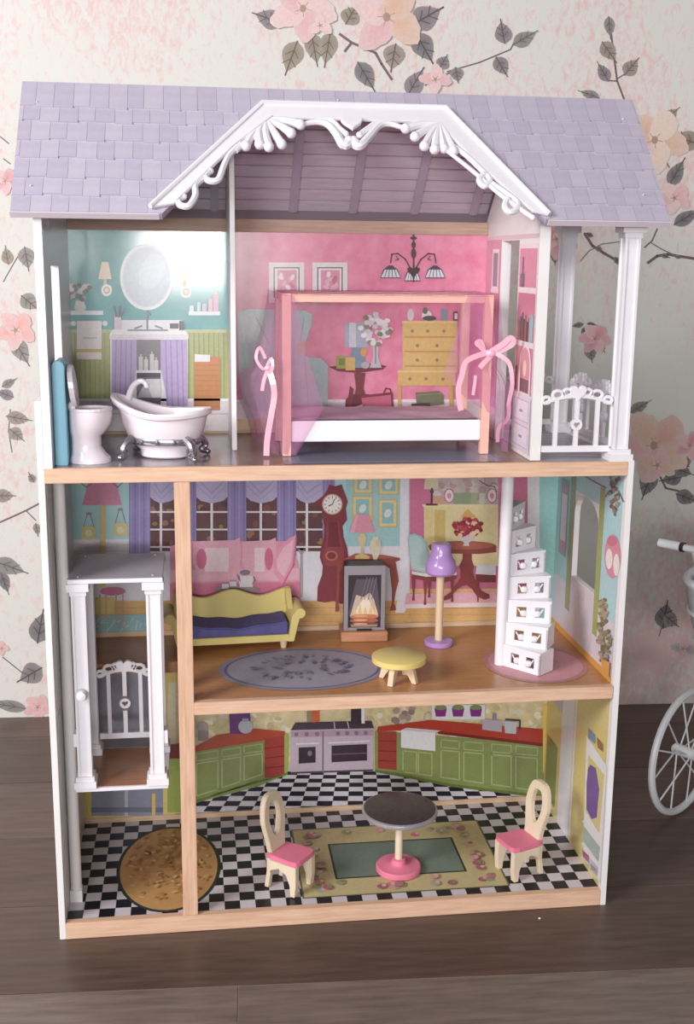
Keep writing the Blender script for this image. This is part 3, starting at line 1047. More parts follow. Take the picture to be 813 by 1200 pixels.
p.ell(481, 369, 4, 7, (224, 218, 224)).ell(500, 370, 6, 6, (232, 232, 232)).ell(503, 373, 8, 3, (86, 80, 78)).ell(498, 364, 3, 4, (110, 116, 90)).rect(517, 362, 523, 376, (112, 164, 166)).rect(531, 365, 536, 376, (90, 70, 70)).rect(532.5, 367, 536, 374, (230, 226, 220))
p.build('printed_dresser', bd)
p = Print(PB, .002)
p.poly([(487, 460), (514, 458), (520, 463), (520, 474), (488, 477)], (112, 116, 84)).poly([(482, 473), (504, 472), (504, 479), (482, 479)], (74, 66, 62)).line([(488, 463), (518, 461)], 1, (140, 142, 104))
p.build('printed_storage_box', bd)
p = Print(PB, .002)
BR = (82, 62, 60)
p.line([(484.5, 266), (484.5, 322)], 2, BR).ell(484.5, 279, 4, 2, BR).ell(484.5, 287, 2.6, 4, BR).ell(484.5, 297, 3, 6, BR).poly([(477, 314), (492, 314), (488, 322), (486, 330), (483, 330), (480, 322)], BR)
for s in (-1, 1):
    p.line([(484 + s * 3, 315), (484 + s * 9, 304), (484 + s * 18, 297), (484 + s * 25, 298), (484 + s * 26.5, 308)], 1.5, BR)
    p.line([(484 + s * 20, 300), (484 + s * 17, 304), (484 + s * 21, 305)], 1, BR)
for x, y, w in ((457.5, 320, 12), (483, 323.5, 9.5), (509.5, 320, 12)):
    p.poly([(x - 2, y - 9), (x + 2, y - 9), (x + w * .7, y - 4), (x + w, y + 6), (x - w, y + 6), (x - w * .7, y - 4)], (70, 62, 76))
    for k in range(5):
        u = -1 + k * .4 + .04
        p.poly([(x + u * w * .62 + .3, y - 4), (x + (u + .32) * w * .62, y - 4), (x + (u + .34) * w * .96, y + 5), (x + u * w * .96, y + 5)], (214, 224, 234))
p.poly([(477, 316), (480, 312), (484, 316), (488, 312), (492, 316), (486, 324), (484.5, 331), (483, 324)], (70, 48, 48))
p.build('printed_chandelier', bd)

HAZE[0] = 0.14
# living room picture ------------------------------------------------
p = Print(PB, .0002)
p.rect(85, 634, 480, 712, (222, 222, 230)).rect(85, 632, 154, 637, (238, 238, 242)).rect(85, 645, 154, 646.5, (200, 204, 214))
p.rect(85, 712, 655, 752, (222, 164, 84)).rect(85, 704, 480, 752, (222, 164, 84))
for y in (712, 720, 728):
    p.rect(85, y, 655, y + .8, (200, 140, 66))
p.rect(405, 556, 480, 640, (146, 204, 206)).rect(480, 556, 622, 700, (216, 98, 142)).rect(480, 690, 640, 712, (230, 176, 92)).rect(628, 552, 660, 740, (136, 208, 204))
p.rect(618, 552, 632, 728, (232, 230, 236)).poly([(469, 556), (479, 556), (478, 705), (474, 718), (463, 718), (468, 690)], (228, 228, 236))
p.build('printed_living_room_wall', bm_)
VI, VID, LAV = (134, 120, 190), (110, 96, 168), (178, 168, 214)
for (wx0, wx1, cx) in ((175.5, 207, 188.5), (229.5, 267, 248), (288, 325, 305.5), (346, 385, 359.5)):
    p = Print(PB, .0016)
    p.rect(wx0, 560, wx1, 646, (84, 40, 44))
    for i in range(12):
        p.ell(random.uniform(wx0 + 3, wx1 - 3), random.uniform(590, 642), random.uniform(2, 5), random.uniform(2, 5), random.choice(((120, 58, 48), (66, 30, 38), (150, 90, 60), (104, 46, 56), (140, 110, 40))), 8)
    for y in (600, 620.5, 641):
        p.rect(wx0, y - 1, wx1, y + 1, (232, 226, 230))
    p.rect(cx - 1.4, 575, cx + 1.4, 646, (232, 226, 230))
    p.poly([(wx0, 558), (wx1, 558), (wx1, 582), (wx1 - 6, 587), (cx, 590), (wx0 + 6, 587), (wx0, 582)], LAV)
    p.line([(wx0 + 3, 562), (cx, 578), (wx1 - 3, 562)], 1.2, (150, 140, 194)).line([(wx0 + 2, 570), (cx, 585), (wx1 - 2, 570)], 1, (156, 146, 198))
    p.build('printed_window', bm_)
for (x0, x1) in ((151, 176), (206, 230), (266.5, 288.5), (324.5, 347), (378, 392)):
    p = Print(PB, .0026)
    p.rect(x0, 558, x1, 652, VI)
    n = max(2, int((x1 - x0) / 5))
    for i in range(n):
        x = x0 + (i + .5) * (x1 - x0) / n
        p.line([(x, 559), (x, 651)], 1.3, VID if i % 2 else (156, 144, 206))
    p.build('printed_curtain', bm_)
p = Print(PB, .0016)
p.poly([(105.5, 558), (134.5, 558), (142.5, 592), (96, 592)], (222, 124, 160)).rect(117, 592, 124, 690, (224, 196, 112))
p.line([(95, 566), (101, 571), (108, 566)], 1.2, (120, 108, 112)).line([(132, 566), (138, 571), (144, 565)], 1.2, (120, 108, 112))
p.build('printed_floor_lamp', bm_)
for cx, ay, y0, y1 in ((104, 602, 616, 633), (141, 597, 612, 629)):
    p = Print(PB, .002)
    p.line([(cx - 6, y0 + 1), (cx - 1.5, ay), (cx + 1.5, ay), (cx + 6, y0 + 1)], 1.1, (150, 130, 150)).ell(cx, ay, 3.4, 1.6, (166, 132, 160))
    p.poly([(cx - 8, y0 + 2), (cx, y0), (cx + 8, y0 + 2), (cx + 9, y1 - 2), (cx, y1), (cx - 9, y1 - 2)], (220, 208, 128)).ell(cx, y0 + 9, 4, 4, (240, 232, 178))
    p.build('printed_hanging_bag', bm_)
p = Print(PB, .0016)
p.poly([(108, 722), (172, 720), (178, 741), (104, 742)], (126, 184, 186))
for i in range(12):
    p.line([(108 + i * 5.6, 740 - (i % 3) * 5), (116 + i * 5, 724 + (i % 4) * 3)], 1.6, (160, 208, 206))
p.rect(111, 700, 134, 720, (222, 190, 96)).ell(132, 693, 15, 5, (208, 92, 136))
for x in (117, 124, 136, 144):
    p.line([(x, 697), (x, 736 - (x % 3) * 4)], 1.8, (190, 160, 110))
p.build('printed_stool', bm_)
p = Print(PB, .0034)
p.poly([(199, 640), (224, 634), (340, 634), (349, 660), (351, 694), (200, 696)], (232, 134, 166)).poly([(199, 668), (351, 666), (351, 680), (199, 682)], (240, 168, 190)).poly([(199, 684), (351, 682), (352, 702), (199, 704)], (222, 104, 144))
for (a, b) in ((226, 282), (284, 324)):
    p.poly([(a, 636), (a + 10, 634), (b - 8, 633), (b - 1, 630), (b, 650), (b - 2, 671), (a + 6, 673), (a, 660)], (240, 160, 184))
    p.rect(a + 14, 642, b - 14, 670, (244, 208, 220))
    p.ell(a + 10, 655, 6, 12, (218, 84, 130)) if a < 250 else p.ell(b - 9, 655, 5, 13, (218, 84, 130))
p.poly([(347, 627), (345, 660), (336, 680), (330, 684), (321, 672), (320, 656), (328, 640), (340, 630)], (238, 140, 172)).poly([(344, 632), (341, 658), (333, 676), (325, 668), (324, 656), (332, 642)], (246, 178, 198)).line([(347, 630), (344, 662), (332, 684)], 1.6, (206, 84, 126))
p.build('printed_pink_sofa', bm_)
p = Print(PB, .0056)
p.ell(278, 691, 27, 5, (150, 132, 128)).poly([(279, 675), (297, 675), (296, 688), (281, 688)], (228, 222, 230)).poly([(277, 672), (281, 676), (282, 682), (279, 679)], (104, 92, 120)).ell(287, 671, 6, 3, (110, 98, 130)).line([(297, 676), (299, 680), (296, 684)], 1.4, (120, 108, 130))
for x, y in ((264, 687), (273, 684)):
    p.rect(x - 4, y - 4, x + 4, y + 3, (228, 222, 230)).rect(x - 4, y - 4, x + 4, y - 2.6, (150, 140, 160))
p.build('printed_tea_tray', bm_)
p = Print(PB, .002)
p.rect(351.5, 648, 354.5, 700, (160, 152, 156)).ell(353, 645, 3.4, 4.4, (150, 142, 148))
p.build('printed_curtain_stand', bm_)


def Z5(pts, ox=360, oy=560, s=5.807): return [(ox + u / s, oy + v / s) for u, v in pts]


p = Print(PB, .0036)
p.poly(Z5([(150, 45), (190, 58), (235, 45), (245, 80), (262, 120), (275, 160), (262, 210), (270, 285), (240, 330), (246, 400), (272, 480), (278, 540), (258, 600), (262, 680), (280, 760), (280, 850), (230, 858), (180, 838), (120, 848), (66, 840), (70, 740), (100, 660), (104, 600), (84, 540), (92, 480), (112, 400), (116, 330), (100, 250), (96, 190), (20, 190), (110, 120), (136, 80)]), (124, 28, 40))
p.poly(Z5([(130, 300), (215, 290), (222, 380), (250, 500), (248, 560), (200, 600), (125, 600), (105, 540), (130, 420)]), (146, 40, 50)).poly(Z5([(140, 300), (205, 296), (210, 370), (225, 470), (135, 470), (145, 380)]), (112, 22, 34))
p.ell(389.3, 591, 12, 12.2, (196, 160, 130)).ell(389.3, 591, 10.6, 10.8, (240, 232, 226))
for k in range(12):
    a = k * math.pi / 6
    p.line([(389.3 + math.cos(a) * 7.6, 591 + math.sin(a) * 7.6), (389.3 + math.cos(a) * 9.4, 591 + math.sin(a) * 9.4)], .9, (80, 60, 60))
p.line([(389.3, 591), (392, 585)], 1, (60, 50, 60)).line([(389.3, 591), (385, 593)], 1.2, (60, 50, 60))
p.ell(388.4, 651.3, 7.4, 6, (184, 92, 56)).ell(388.4, 651.3, 5.2, 4.2, (122, 26, 36))
p.build('printed_grandfather_clock', bm_)
for (x0, y0, x1, y1) in ((414, 558, 436.6, 578.5), (443, 557, 467.5, 580), (412.5, 581, 437, 611), (443, 585, 465.5, 618)):
    p = Print(PB, .0016)
    p.rect(x0, y0, x1, y1, (206, 178, 96)).rect(x0 + 1.5, y0 + 1.5, x1 - 1.5, y1 - 1.5, (226, 204, 130)).rect(x0 + 4.4, y0 + 4, x1 - 4.4, y1 - 4.6, (128, 190, 192)).ell((x0 + x1) / 2, (y0 + y1) / 2, 4, 5.4, (214, 226, 220), 12, .5)
    p.build('printed_gold_picture', bm_)
p = Print(PB, .0044)
p.poly(Z5([(240, 560), (330, 515), (520, 525), (630, 545), (630, 560), (600, 572), (612, 640), (622, 700), (600, 780), (590, 850), (604, 900), (560, 905), (575, 850), (575, 760), (560, 620), (540, 600), (250, 600), (222, 640), (218, 760), (212, 860), (216, 905), (190, 915), (192, 860), (200, 740), (200, 600), (196, 560)]), (146, 52, 40))
p.poly(Z5([(330, 515), (520, 525), (630, 545), (240, 556)]), (168, 70, 50))
p.poly(Z5([(325, 250), (420, 250), (462, 372), (284, 372)]), (232, 138, 164)).poly(Z5([(330, 250), (345, 250), (320, 372), (290, 372)]), (240, 164, 184)).poly(Z5([(362, 375), (388, 375), (402, 410), (395, 450), (380, 470), (368, 470), (350, 450), (342, 410)]), (222, 200, 140)).poly(Z5([(366, 470), (380, 470), (382, 515), (425, 535), (420, 552), (325, 550), (325, 530), (364, 515)]), (220, 184, 96))
p.poly(Z5([(430, 430), (455, 396), (480, 400), (490, 430), (505, 470), (490, 520), (470, 560), (450, 555), (440, 520), (422, 480)]), (222, 212, 180)).ell(443, 636, 3.4, 4.4, (206, 196, 160))
p.build('printed_console_table', bm_)


def Z7(pts): return Z5(pts, 470, 560, 6.775)


p = Print(PB, .0016)
p.poly(Z7([(250, 0), (770, 0), (770, 212), (250, 212)]), (196, 176, 172))
for i in range(26):
    p.ell(random.uniform(510, 582), random.uniform(560, 584), random.uniform(3, 7), random.uniform(2, 5), random.choice(((206, 186, 182), (176, 146, 140), (216, 200, 196), (188, 150, 146))), 9, random.random())
p.poly(Z7([(165, 210), (770, 210), (770, 235), (175, 232)]), (236, 222, 150)).poly(Z7([(180, 232), (770, 235), (770, 700), (185, 700)]), (232, 216, 146)).poly(Z7([(265, 255), (350, 255), (350, 500), (262, 500)]), (214, 184, 84)).poly(Z7([(190, 240), (255, 240), (250, 520), (195, 520)]), (228, 208, 124))
p.poly(Z7([(190, 0), (300, 0), (290, 90), (180, 90)]), (210, 204, 160))
p.line(Z7([(244, 85), (242, 205)]), 2.4, (78, 40, 44)).line(Z7([(200, 212), (285, 212)]), 2.2, (78, 40, 44)).ell(506, 576, 2.2, 2.8, (90, 46, 48))
for u in (278, 320):
    p.ell(470 + u / 6.775, 560 + 180 / 6.775, 4, 4, (226, 150, 110))
for u in (381, 720):
    p.ell(470 + u / 6.775, 581, 6, 8.6, (190, 90, 110)).ell(470 + u / 6.775, 581, 5, 7.4, (240, 216, 220)).ell(470 + u / 6.775, 581, 2.4, 3.4, (216, 130, 150))
for u in (440, 488, 536, 580, 645):
    p.rect(470 + u / 6.775 - 3.6, 578, 470 + u / 6.775 + 3.6, 590.5, random.choice(((150, 170, 120), (190, 200, 176), (128, 156, 110))))
p.line(Z7([(620, 20), (680, 60), (740, 70), (760, 110)]), 1.2, (120, 90, 84))
p.build('printed_mantelpiece', bm_)
p = Print(PB, .004)
p.poly([(476, 696), (580, 693), (586, 709), (474, 712)], (228, 160, 172)).poly([(474, 708), (586, 706), (588, 711), (474, 713)], (240, 214, 208))
p.build('printed_dining_rug', bm_)
DR = (134, 44, 40)
p = Print(PB, .0046)
p.poly(Z7([(60, 450), (110, 440), (165, 465), (205, 520), (222, 600), (218, 700), (200, 758), (80, 730), (60, 600), (52, 500)]), (148, 190, 186)).poly(Z7([(66, 470), (110, 455), (150, 478), (185, 530), (202, 600), (195, 740), (90, 720), (70, 600)]), (168, 206, 200))
p.poly(Z7([(85, 740), (200, 760), (440, 745), (440, 775), (200, 785), (85, 765)]), (214, 226, 226)).poly(Z7([(85, 765), (200, 785), (440, 772), (440, 800), (340, 830), (200, 815), (85, 800)]), DR)
for u, v0, v1 in ((98, 780, 975), (190, 800, 1008), (222, 800, 950), (405, 790, 985)):
    p.poly(Z7([(u - 16, v0), (u + 16, v0), (u + 7, v1 - 60), (u + 10, v1), (u - 12, v1), (u - 6, v1 - 60)]), DR)
p.build('printed_dining_chair', bm_)
p = Print(PB, .0046)
p.poly(Z7([(600, 690), (750, 690), (750, 772), (590, 762)]), (214, 224, 226)).poly(Z7([(595, 768), (750, 772), (750, 830), (595, 830)]), (120, 36, 40)).poly(Z7([(598, 820), (622, 820), (614, 985), (604, 985)]), DR)
p.build('printed_dining_chair', bm_)
p = Print(PB, .0056)
p.ell(541.5, 640, 40, 6, (158, 66, 48)).poly(Z7([(215, 540), (755, 540), (755, 590), (620, 605), (380, 600), (230, 575)]), (140, 50, 42)).ell(541.5, 639.5, 37, 4.4, (172, 80, 56))
p.poly(Z7([(488, 600), (560, 600), (560, 650), (578, 700), (568, 740), (580, 800), (600, 840), (640, 900), (700, 925), (702, 955), (660, 968), (600, 940), (560, 880), (520, 850), (480, 860), (420, 910), (390, 960), (340, 975), (336, 945), (400, 900), (440, 840), (470, 790), (470, 740), (460, 700), (486, 650)]), (132, 40, 38))
p.build('printed_dining_table', bm_)
p = Print(PB, .0062)
p.poly(Z7([(450, 455), (600, 455), (560, 500), (535, 515), (540, 540), (490, 540), (500, 515), (480, 500)]), (206, 196, 196)).poly(Z7([(480, 310), (500, 280), (530, 250), (560, 285), (600, 315)]), (224, 166, 70))
for i in range(60):
    a, r = i * 2.4, math.sqrt(random.random())
    p.ell(548 + math.cos(a) * r * 18, 618 + math.sin(a) * r * 11, 2.8, 2.6, random.choice(((186, 30, 46), (160, 22, 40), (206, 48, 60), (238, 200, 150), (120, 24, 34))), 8)
p.build('printed_bouquet', bm_)

HAZE[0] = 0.0
# kitchen picture ----------------------------------------------------


def ZK(pts): return Z5(pts, 220, 830, 3.695)
def ZL(pts): return Z5(pts, 420, 820, 3.535)


p = Print(PB, .0002)
for i in range(130):
    p.ell(random.uniform(225, 640), random.uniform(826, 872), random.uniform(3, 6), random.uniform(2.4, 5), random.choice(((232, 222, 190), (206, 192, 146), (214, 208, 180), (196, 180, 132))), 7, random.random())
    p.off = .0002 + random.random() * .0004
p.off = .0008
p.rect(228, 902, 648, 952, (206, 200, 206))
yy = 904.0
for j in range(9):
    h = 4.1 + j * .28
    for i in range(-2, 30):
        if (i + j) % 2 == 0:
            def X(i_, y_): return 395 + (i_ - 12) * (15.2 + (y_ - 904) * .075) + (y_ - 904) * -.15
            p.poly([(X(i, yy), yy), (X(i + 1, yy), yy), (X(i + 1, yy + h), yy + h), (X(i, yy + h), yy + h)], (34, 30, 44))
            p.off -= p.step
    yy += h
p.off += .0002
p.build('printed_checker_floor', bb)
p = Print(PB, .0018)
p.rect(92, 780, 206, 960, (222, 196, 104)).rect(107, 900, 191, 956, (138, 142, 166)).rect(146, 900, 150, 956, (186, 186, 200)).rect(112, 780, 176, 900, (150, 152, 172)).rect(107, 946, 191, 952, (110, 112, 136))
p.rect(178, 930, 182, 960, (226, 190, 90)).rect(197, 800, 206, 872, (228, 216, 180)).rect(195, 872, 228, 889, (130, 40, 44)).rect(196, 889, 228, 952, (148, 168, 74))
p.build('printed_pantry_doors', bb)
GR, GRL, RD = (132, 148, 78), (168, 182, 118), (168, 58, 48)
p = Print(PB, .0022)
p.poly(ZK([(26, 185), (332, 138), (332, 300), (432, 285), (300, 340), (26, 412)]), GR).poly(ZK([(410, 110), (434, 108), (432, 290), (410, 300)]), (150, 180, 80))
p.poly(ZK([(26, 170), (120, 118), (290, 88), (420, 100), (420, 118), (330, 140), (26, 190)]), (186, 70, 44)).poly(ZK([(332, 130), (418, 118), (418, 290), (332, 302)]), RD)
for v in (172, 215, 258):
    p.line(ZK([(334, v + 2), (416, v - 8)]), 1.2, (140, 30, 30))
p.poly(ZK([(332, 303), (418, 290), (432, 285), (432, 278), (26, 402), (26, 415)]), (104, 128, 46))
for (a, b) in ((38, 130), (148, 228), (244, 322)):
    fa, fb = lambda u: 190 - (u - 26) * .155, lambda u: 398 - (u - 26) * .33
    p.line(ZK([(a, fa(a) + 10), (b, fa(b) + 10), (b, fa(b) + 40), (a, fa(a) + 40), (a, fa(a) + 10)]), 1.3, GRL)
    p.line(ZK([(a, fa(a) + 52), (b, fa(b) + 52), (b, fb(b) - 14), (a, fb(a) - 14), (a, fa(a) + 52)]), 1.6, GRL)
p.build('printed_green_cabinets', bb)
p = Print(PB, .0034)
p.poly(ZK([(178, 0), (270, 0), (270, 70), (262, 110), (182, 112)]), (104, 42, 124))
p.build('printed_canister', bb)
p = Print(PB, .0038)
p.ell(220 + 250 / 3.695, 830 + 80 / 3.695, 8.5, 8, (174, 180, 190)).rect(284, 842, 291, 846, (150, 156, 170))
p.build('printed_teapot', bb)
p = Print(PB, .0036)
p.ell(237, 852, 7, 6, (176, 160, 160)).rect(232, 856, 244, 868, (150, 132, 136))
p.build('printed_mixer', bb)
p = Print(PB, .0022)
p.poly(ZK([(445, 92), (806, 88), (802, 270), (445, 282)]), (196, 178, 194)).poly(ZK([(465, 62), (795, 54), (806, 86), (446, 95)]), (70, 56, 66)).poly(ZK([(445, 276), (802, 264), (802, 272), (445, 284)]), (84, 68, 82))
p.poly(ZK([(447, 98), (804, 92), (804, 118), (447, 126)]), (178, 152, 172)).line(ZK([(585, 100), (585, 278)]), 1.6, (120, 100, 118)).line(ZK([(633, 60), (637, 88)]), 1, (200, 190, 200)).line(ZK([(690, 58), (698, 86)]), 1, (200, 190, 200))
for u in (470, 515, 560, 650, 690, 730, 770):
    p.ell(220 + u / 3.695, 830 + (113 - (u - 470) * .02) / 3.695, 2.6, 2.6, (150, 104, 132), 10)
p.poly(ZK([(480, 170), (553, 167), (553, 235), (480, 240)]), (54, 44, 56)).poly(ZK([(622, 162), (776, 155), (776, 226), (622, 234)]), (58, 44, 56)).line(ZK([(625, 200), (774, 194)]), 1.4, (110, 86, 104)).ell(220 + 528 / 3.695, 830 + 195 / 3.695, 2.6, 3.2, (130, 116, 128))
p.line(ZK([(470, 155), (565, 151)]), 1.6, (230, 220, 230)).line(ZK([(610, 150), (785, 142)]), 1.6, (230, 220, 230))
p.build('printed_stove', bb)
p = Print(PB, .0036)
for q_, c_ in (([(540, 0), (570, 0), (570, 58), (540, 62)], (216, 92, 50)), ([(515, 10), (538, 10), (538, 60), (515, 60)], (160, 130, 100)),
               ([(706, 0), (750, 0), (750, 66), (706, 68)], (58, 48, 58)), ([(752, 0), (766, 0), (766, 66), (752, 66)], (232, 228, 232))):
    Print(PB, .0036).poly(ZK(q_), c_).build('printed_bottle', bb)
p = Print(PB, .0022)
p.poly(ZL([(68, 128), (765, 185), (765, 404), (380, 355), (160, 310), (68, 296)]), GR).poly(ZL([(80, 112), (300, 84), (765, 122), (765, 190), (330, 138), (160, 128), (75, 132)]), (188, 52, 36)).poly(ZL([(330, 130), (765, 180), (765, 194), (330, 142)]), (130, 32, 30))
p.poly(ZL([(80, 132), (158, 132), (158, 292), (80, 284)]), RD)
for v in (170, 212, 252):
    p.line(ZL([(82, v), (156, v + 3)]), 1.1, (140, 30, 28))
p.poly(ZL([(68, 290), (160, 304), (380, 348), (765, 396), (765, 408), (380, 360), (160, 316), (68, 300)]), (98, 122, 44))
p.poly(ZL([(176, 126), (318, 138), (318, 213), (176, 198)]), (232, 228, 236)).poly(ZL([(176, 126), (318, 138), (340, 128), (200, 116)]), (206, 200, 212))
for (a, b, dv) in ((184, 240, 1), (248, 304, 1), (342, 418, 0), (436, 516, 0), (552, 632, 0), (652, 740, 0)):
    t = lambda u: 130 + (u - 68) * .085
    q_ = lambda u: 300 + (u - 68) * .142
    if dv:
        p.line(ZL([(a, t(a) + 72), (b, t(b) + 72), (b, q_(b) - 18), (a, q_(a) - 18), (a, t(a) + 72)]), 1.4, GRL)
    else:
        p.line(ZL([(a, t(a) + 12), (b, t(b) + 12), (b, t(b) + 44), (a, t(a) + 44), (a, t(a) + 12)]), 1.3, GRL)
        p.line(ZL([(a, t(a) + 56), (b, t(b) + 56), (b, q_(b) - 18), (a, q_(a) - 18), (a, t(a) + 56)]), 1.6, GRL)
p.build('printed_sink_cabinets', bb)
p = Print(PB, .0036)
p.rect(506, 826, 568, 843, (220, 222, 228))
for u in (340, 412, 486):
    p.poly(ZL([(u - 26, 36), (u + 26, 36), (u + 20, 70), (u - 20, 70)]), (136, 44, 134)).ell(420 + u / 3.535, 829, 7, 3, (120, 140, 80))
p.poly(ZL([(512, 80), (594, 86), (594, 134), (512, 124)]), (178, 170, 182)).rect(577, 836, 582, 844, (150, 130, 150)).poly(ZL([(602, 88), (656, 92), (652, 142), (606, 138)]), (188, 192, 200)).line(ZL([(610, 82), (668, 86), (668, 122)]), 2, (56, 56, 66))
p.line(ZL([(270, 85), (275, 60), (290, 52), (300, 70)]), 1.4, (190, 180, 186))
for i in range(10):
    p.ell(random.uniform(458, 488), random.uniform(830, 846), 4, 3.6, random.choice(((170, 140, 134), (200, 180, 172), (150, 120, 116))), 8)
p.build('printed_counter_jars', bb)
p = Print(PB, .003)
p.rect(636, 826, 652, 905, (222, 190, 84)).rect(640, 905, 652, 940, (84, 92, 88))
p.build('printed_corner_wall', bb)

# ---- partition and bedroom side wall
part(MB().prism([(.138, Z3 + .0004), (Yb - .0005, Z3 + .0004), (Yb - .0005, 1.0300), (.300, 1.068), (.155, 1.196), (.138, 1.196)], fYZ, .2664, .2735), 'partition_wall', M_WHITE, bev=.0004)
bw = MB()
B0, B1 = .6900, .7052
dy0, dy1, dz1 = .120, .2205, 1.020
bw.box(B0, .0186, Z3 + .0004, B1, dy0, dz1).box(B0, dy1, Z3 + .0004, B1, D, dz1)
bw.prism([(.0186, dz1), (D, dz1), (D, 1.053), (.146, zr - .02), (.0186, slab_z(.0186))], fYZ, B0, B1)
bwall = part(bw, 'bedroom_side_wall', M_WHITE)
PXB = mpX(B0)
p = Print(lambda a, b, off: Vector((B0 - off, a, b)), 0.0003)
p.rect(dy1 + .0005, Z3 + .002, Yb - .0008, 1.024, (222, 132, 160)).rect(dy1 + .0005, Z3 + .002, Yb - .001, Z3 + .05, (232, 220, 226)).rect(.023, dz1 + .002, Yb - .001, dz1 + .008, (224, 196, 204))
p.rect(dy1 + .012, .945, dy1 + .052, 1.008, (236, 226, 230)).rect(dy1 + .018, .950, dy1 + .046, 1.002, (112, 112, 136)).rect(dy1 + .008, .940, dy1 + .056, .946, (236, 226, 230))
p.build('printed_side_window', bwall)
p = Print(lambda a, b, off: Vector((B0 - off, a, b)), 0.0003)
p.rect(.0225, Z3 + .006, dy0 - .001, 1.014, (236, 224, 230)).rect(.0265, .800, dy0 - .006, 1.008, (226, 130, 158))
p.rect(.0265, .945, dy0 - .004, .953, (240, 232, 236)).rect(.0265, .868, dy0 - .004, .876, (240, 232, 236))
for i in range(7):
    y = dy0 - .014 - i * .0085
    p.rect(y - .0065, .876, y, .905 + .012 * ((i * 37) % 5) / 4, random.choice(((110, 70, 80), (70, 56, 74), (160, 80, 96), (130, 120, 90))))
p.rect(.03, .876, .05, .915, (150, 196, 204)).rect(dy0 - .034, .953, dy0 - .014, .972, (82, 84, 104)).rect(dy0 - .027, .972, dy0 - .022, .996, (96, 84, 110))
p.ell(.062, .838, .030, .036, (244, 236, 240)).rect(.032, .800, .092, .838, (244, 236, 240)).ell(.062, .838, .024, .03, (236, 150, 170)).rect(.038, .802, .086, .838, (236, 150, 170)).rect(.04, .803, .084, .822, (120, 90, 96)).ell(.062, .838, .008, .012, (248, 224, 190))
p.rect(dy0 - .016, .802, dy0 - .008, .838, (110, 60, 80))
p.rect(.0245, Z3 + .008, dy0 - .003, .797, (232, 222, 234))
for z in (.722, .760):
    p.rect(.032, z, dy0 - .012, z + .032, (196, 186, 204)).rect(.0335, z + .0015, dy0 - .0135, z + .0305, (238, 230, 240)).rect(.062, z + .013, .078, z + .017, (170, 156, 168))
p.build('printed_bookcase', bwall)

# ---- balcony


def column(name, cx, cy, z0, z1, w, parent=house):
    mb = MB()
    h = w / 2
    mb.box(cx - h * 1.55, cy - h * 1.55, z0, cx + h * 1.55, cy + h * 1.55, z0 + .010)
    mb.box(cx - h * 1.3, cy - h * 1.3, z0 + .010, cx + h * 1.3, cy + h * 1.3, z0 + .017)
    mb.box(cx - h * .82, cy - h * .82, z0 + .017, cx + h * .82, cy + h * .82, z1 - .018)
    for sx in (-1, 1):
        for sy in (-1, 1):
            mb.box(cx + sx * h - .0018 * (sx + 1), cy + sy * h - .0018 * (sy + 1), z0 + .017, cx + sx * h + .0018 * (1 - sx), cy + sy * h + .0018 * (1 - sy), z1 - .018)
    mb.box(cx - h * 1.15, cy - h * 1.15, z1 - .018, cx + h * 1.15, cy + h * 1.15, z1 - .011)
    mb.box(cx - h * 1.5, cy - h * 1.5, z1 - .011, cx + h * 1.5, cy + h * 1.5, z1)
    return mb.build(name, M_PLASTIC, parent, True)


column('balcony_column', .8205, .0185, Z3 + .0005, ze - .004, .0225)
column('balcony_column', .8205, .297, Z3 + .0005, 1.046, .0225)


def heart_pts(cx, cz, s, n=16):
    out = []
    for i in range(n):
        t = 2 * math.pi * i / n
        out.append((cx + s * math.sin(t) ** 3, cz + s * (.8125 * math.cos(t) - .3125 * math.cos(2 * t) - .125 * math.cos(3 * t) - .0625 * math.cos(4 * t))))
    return out


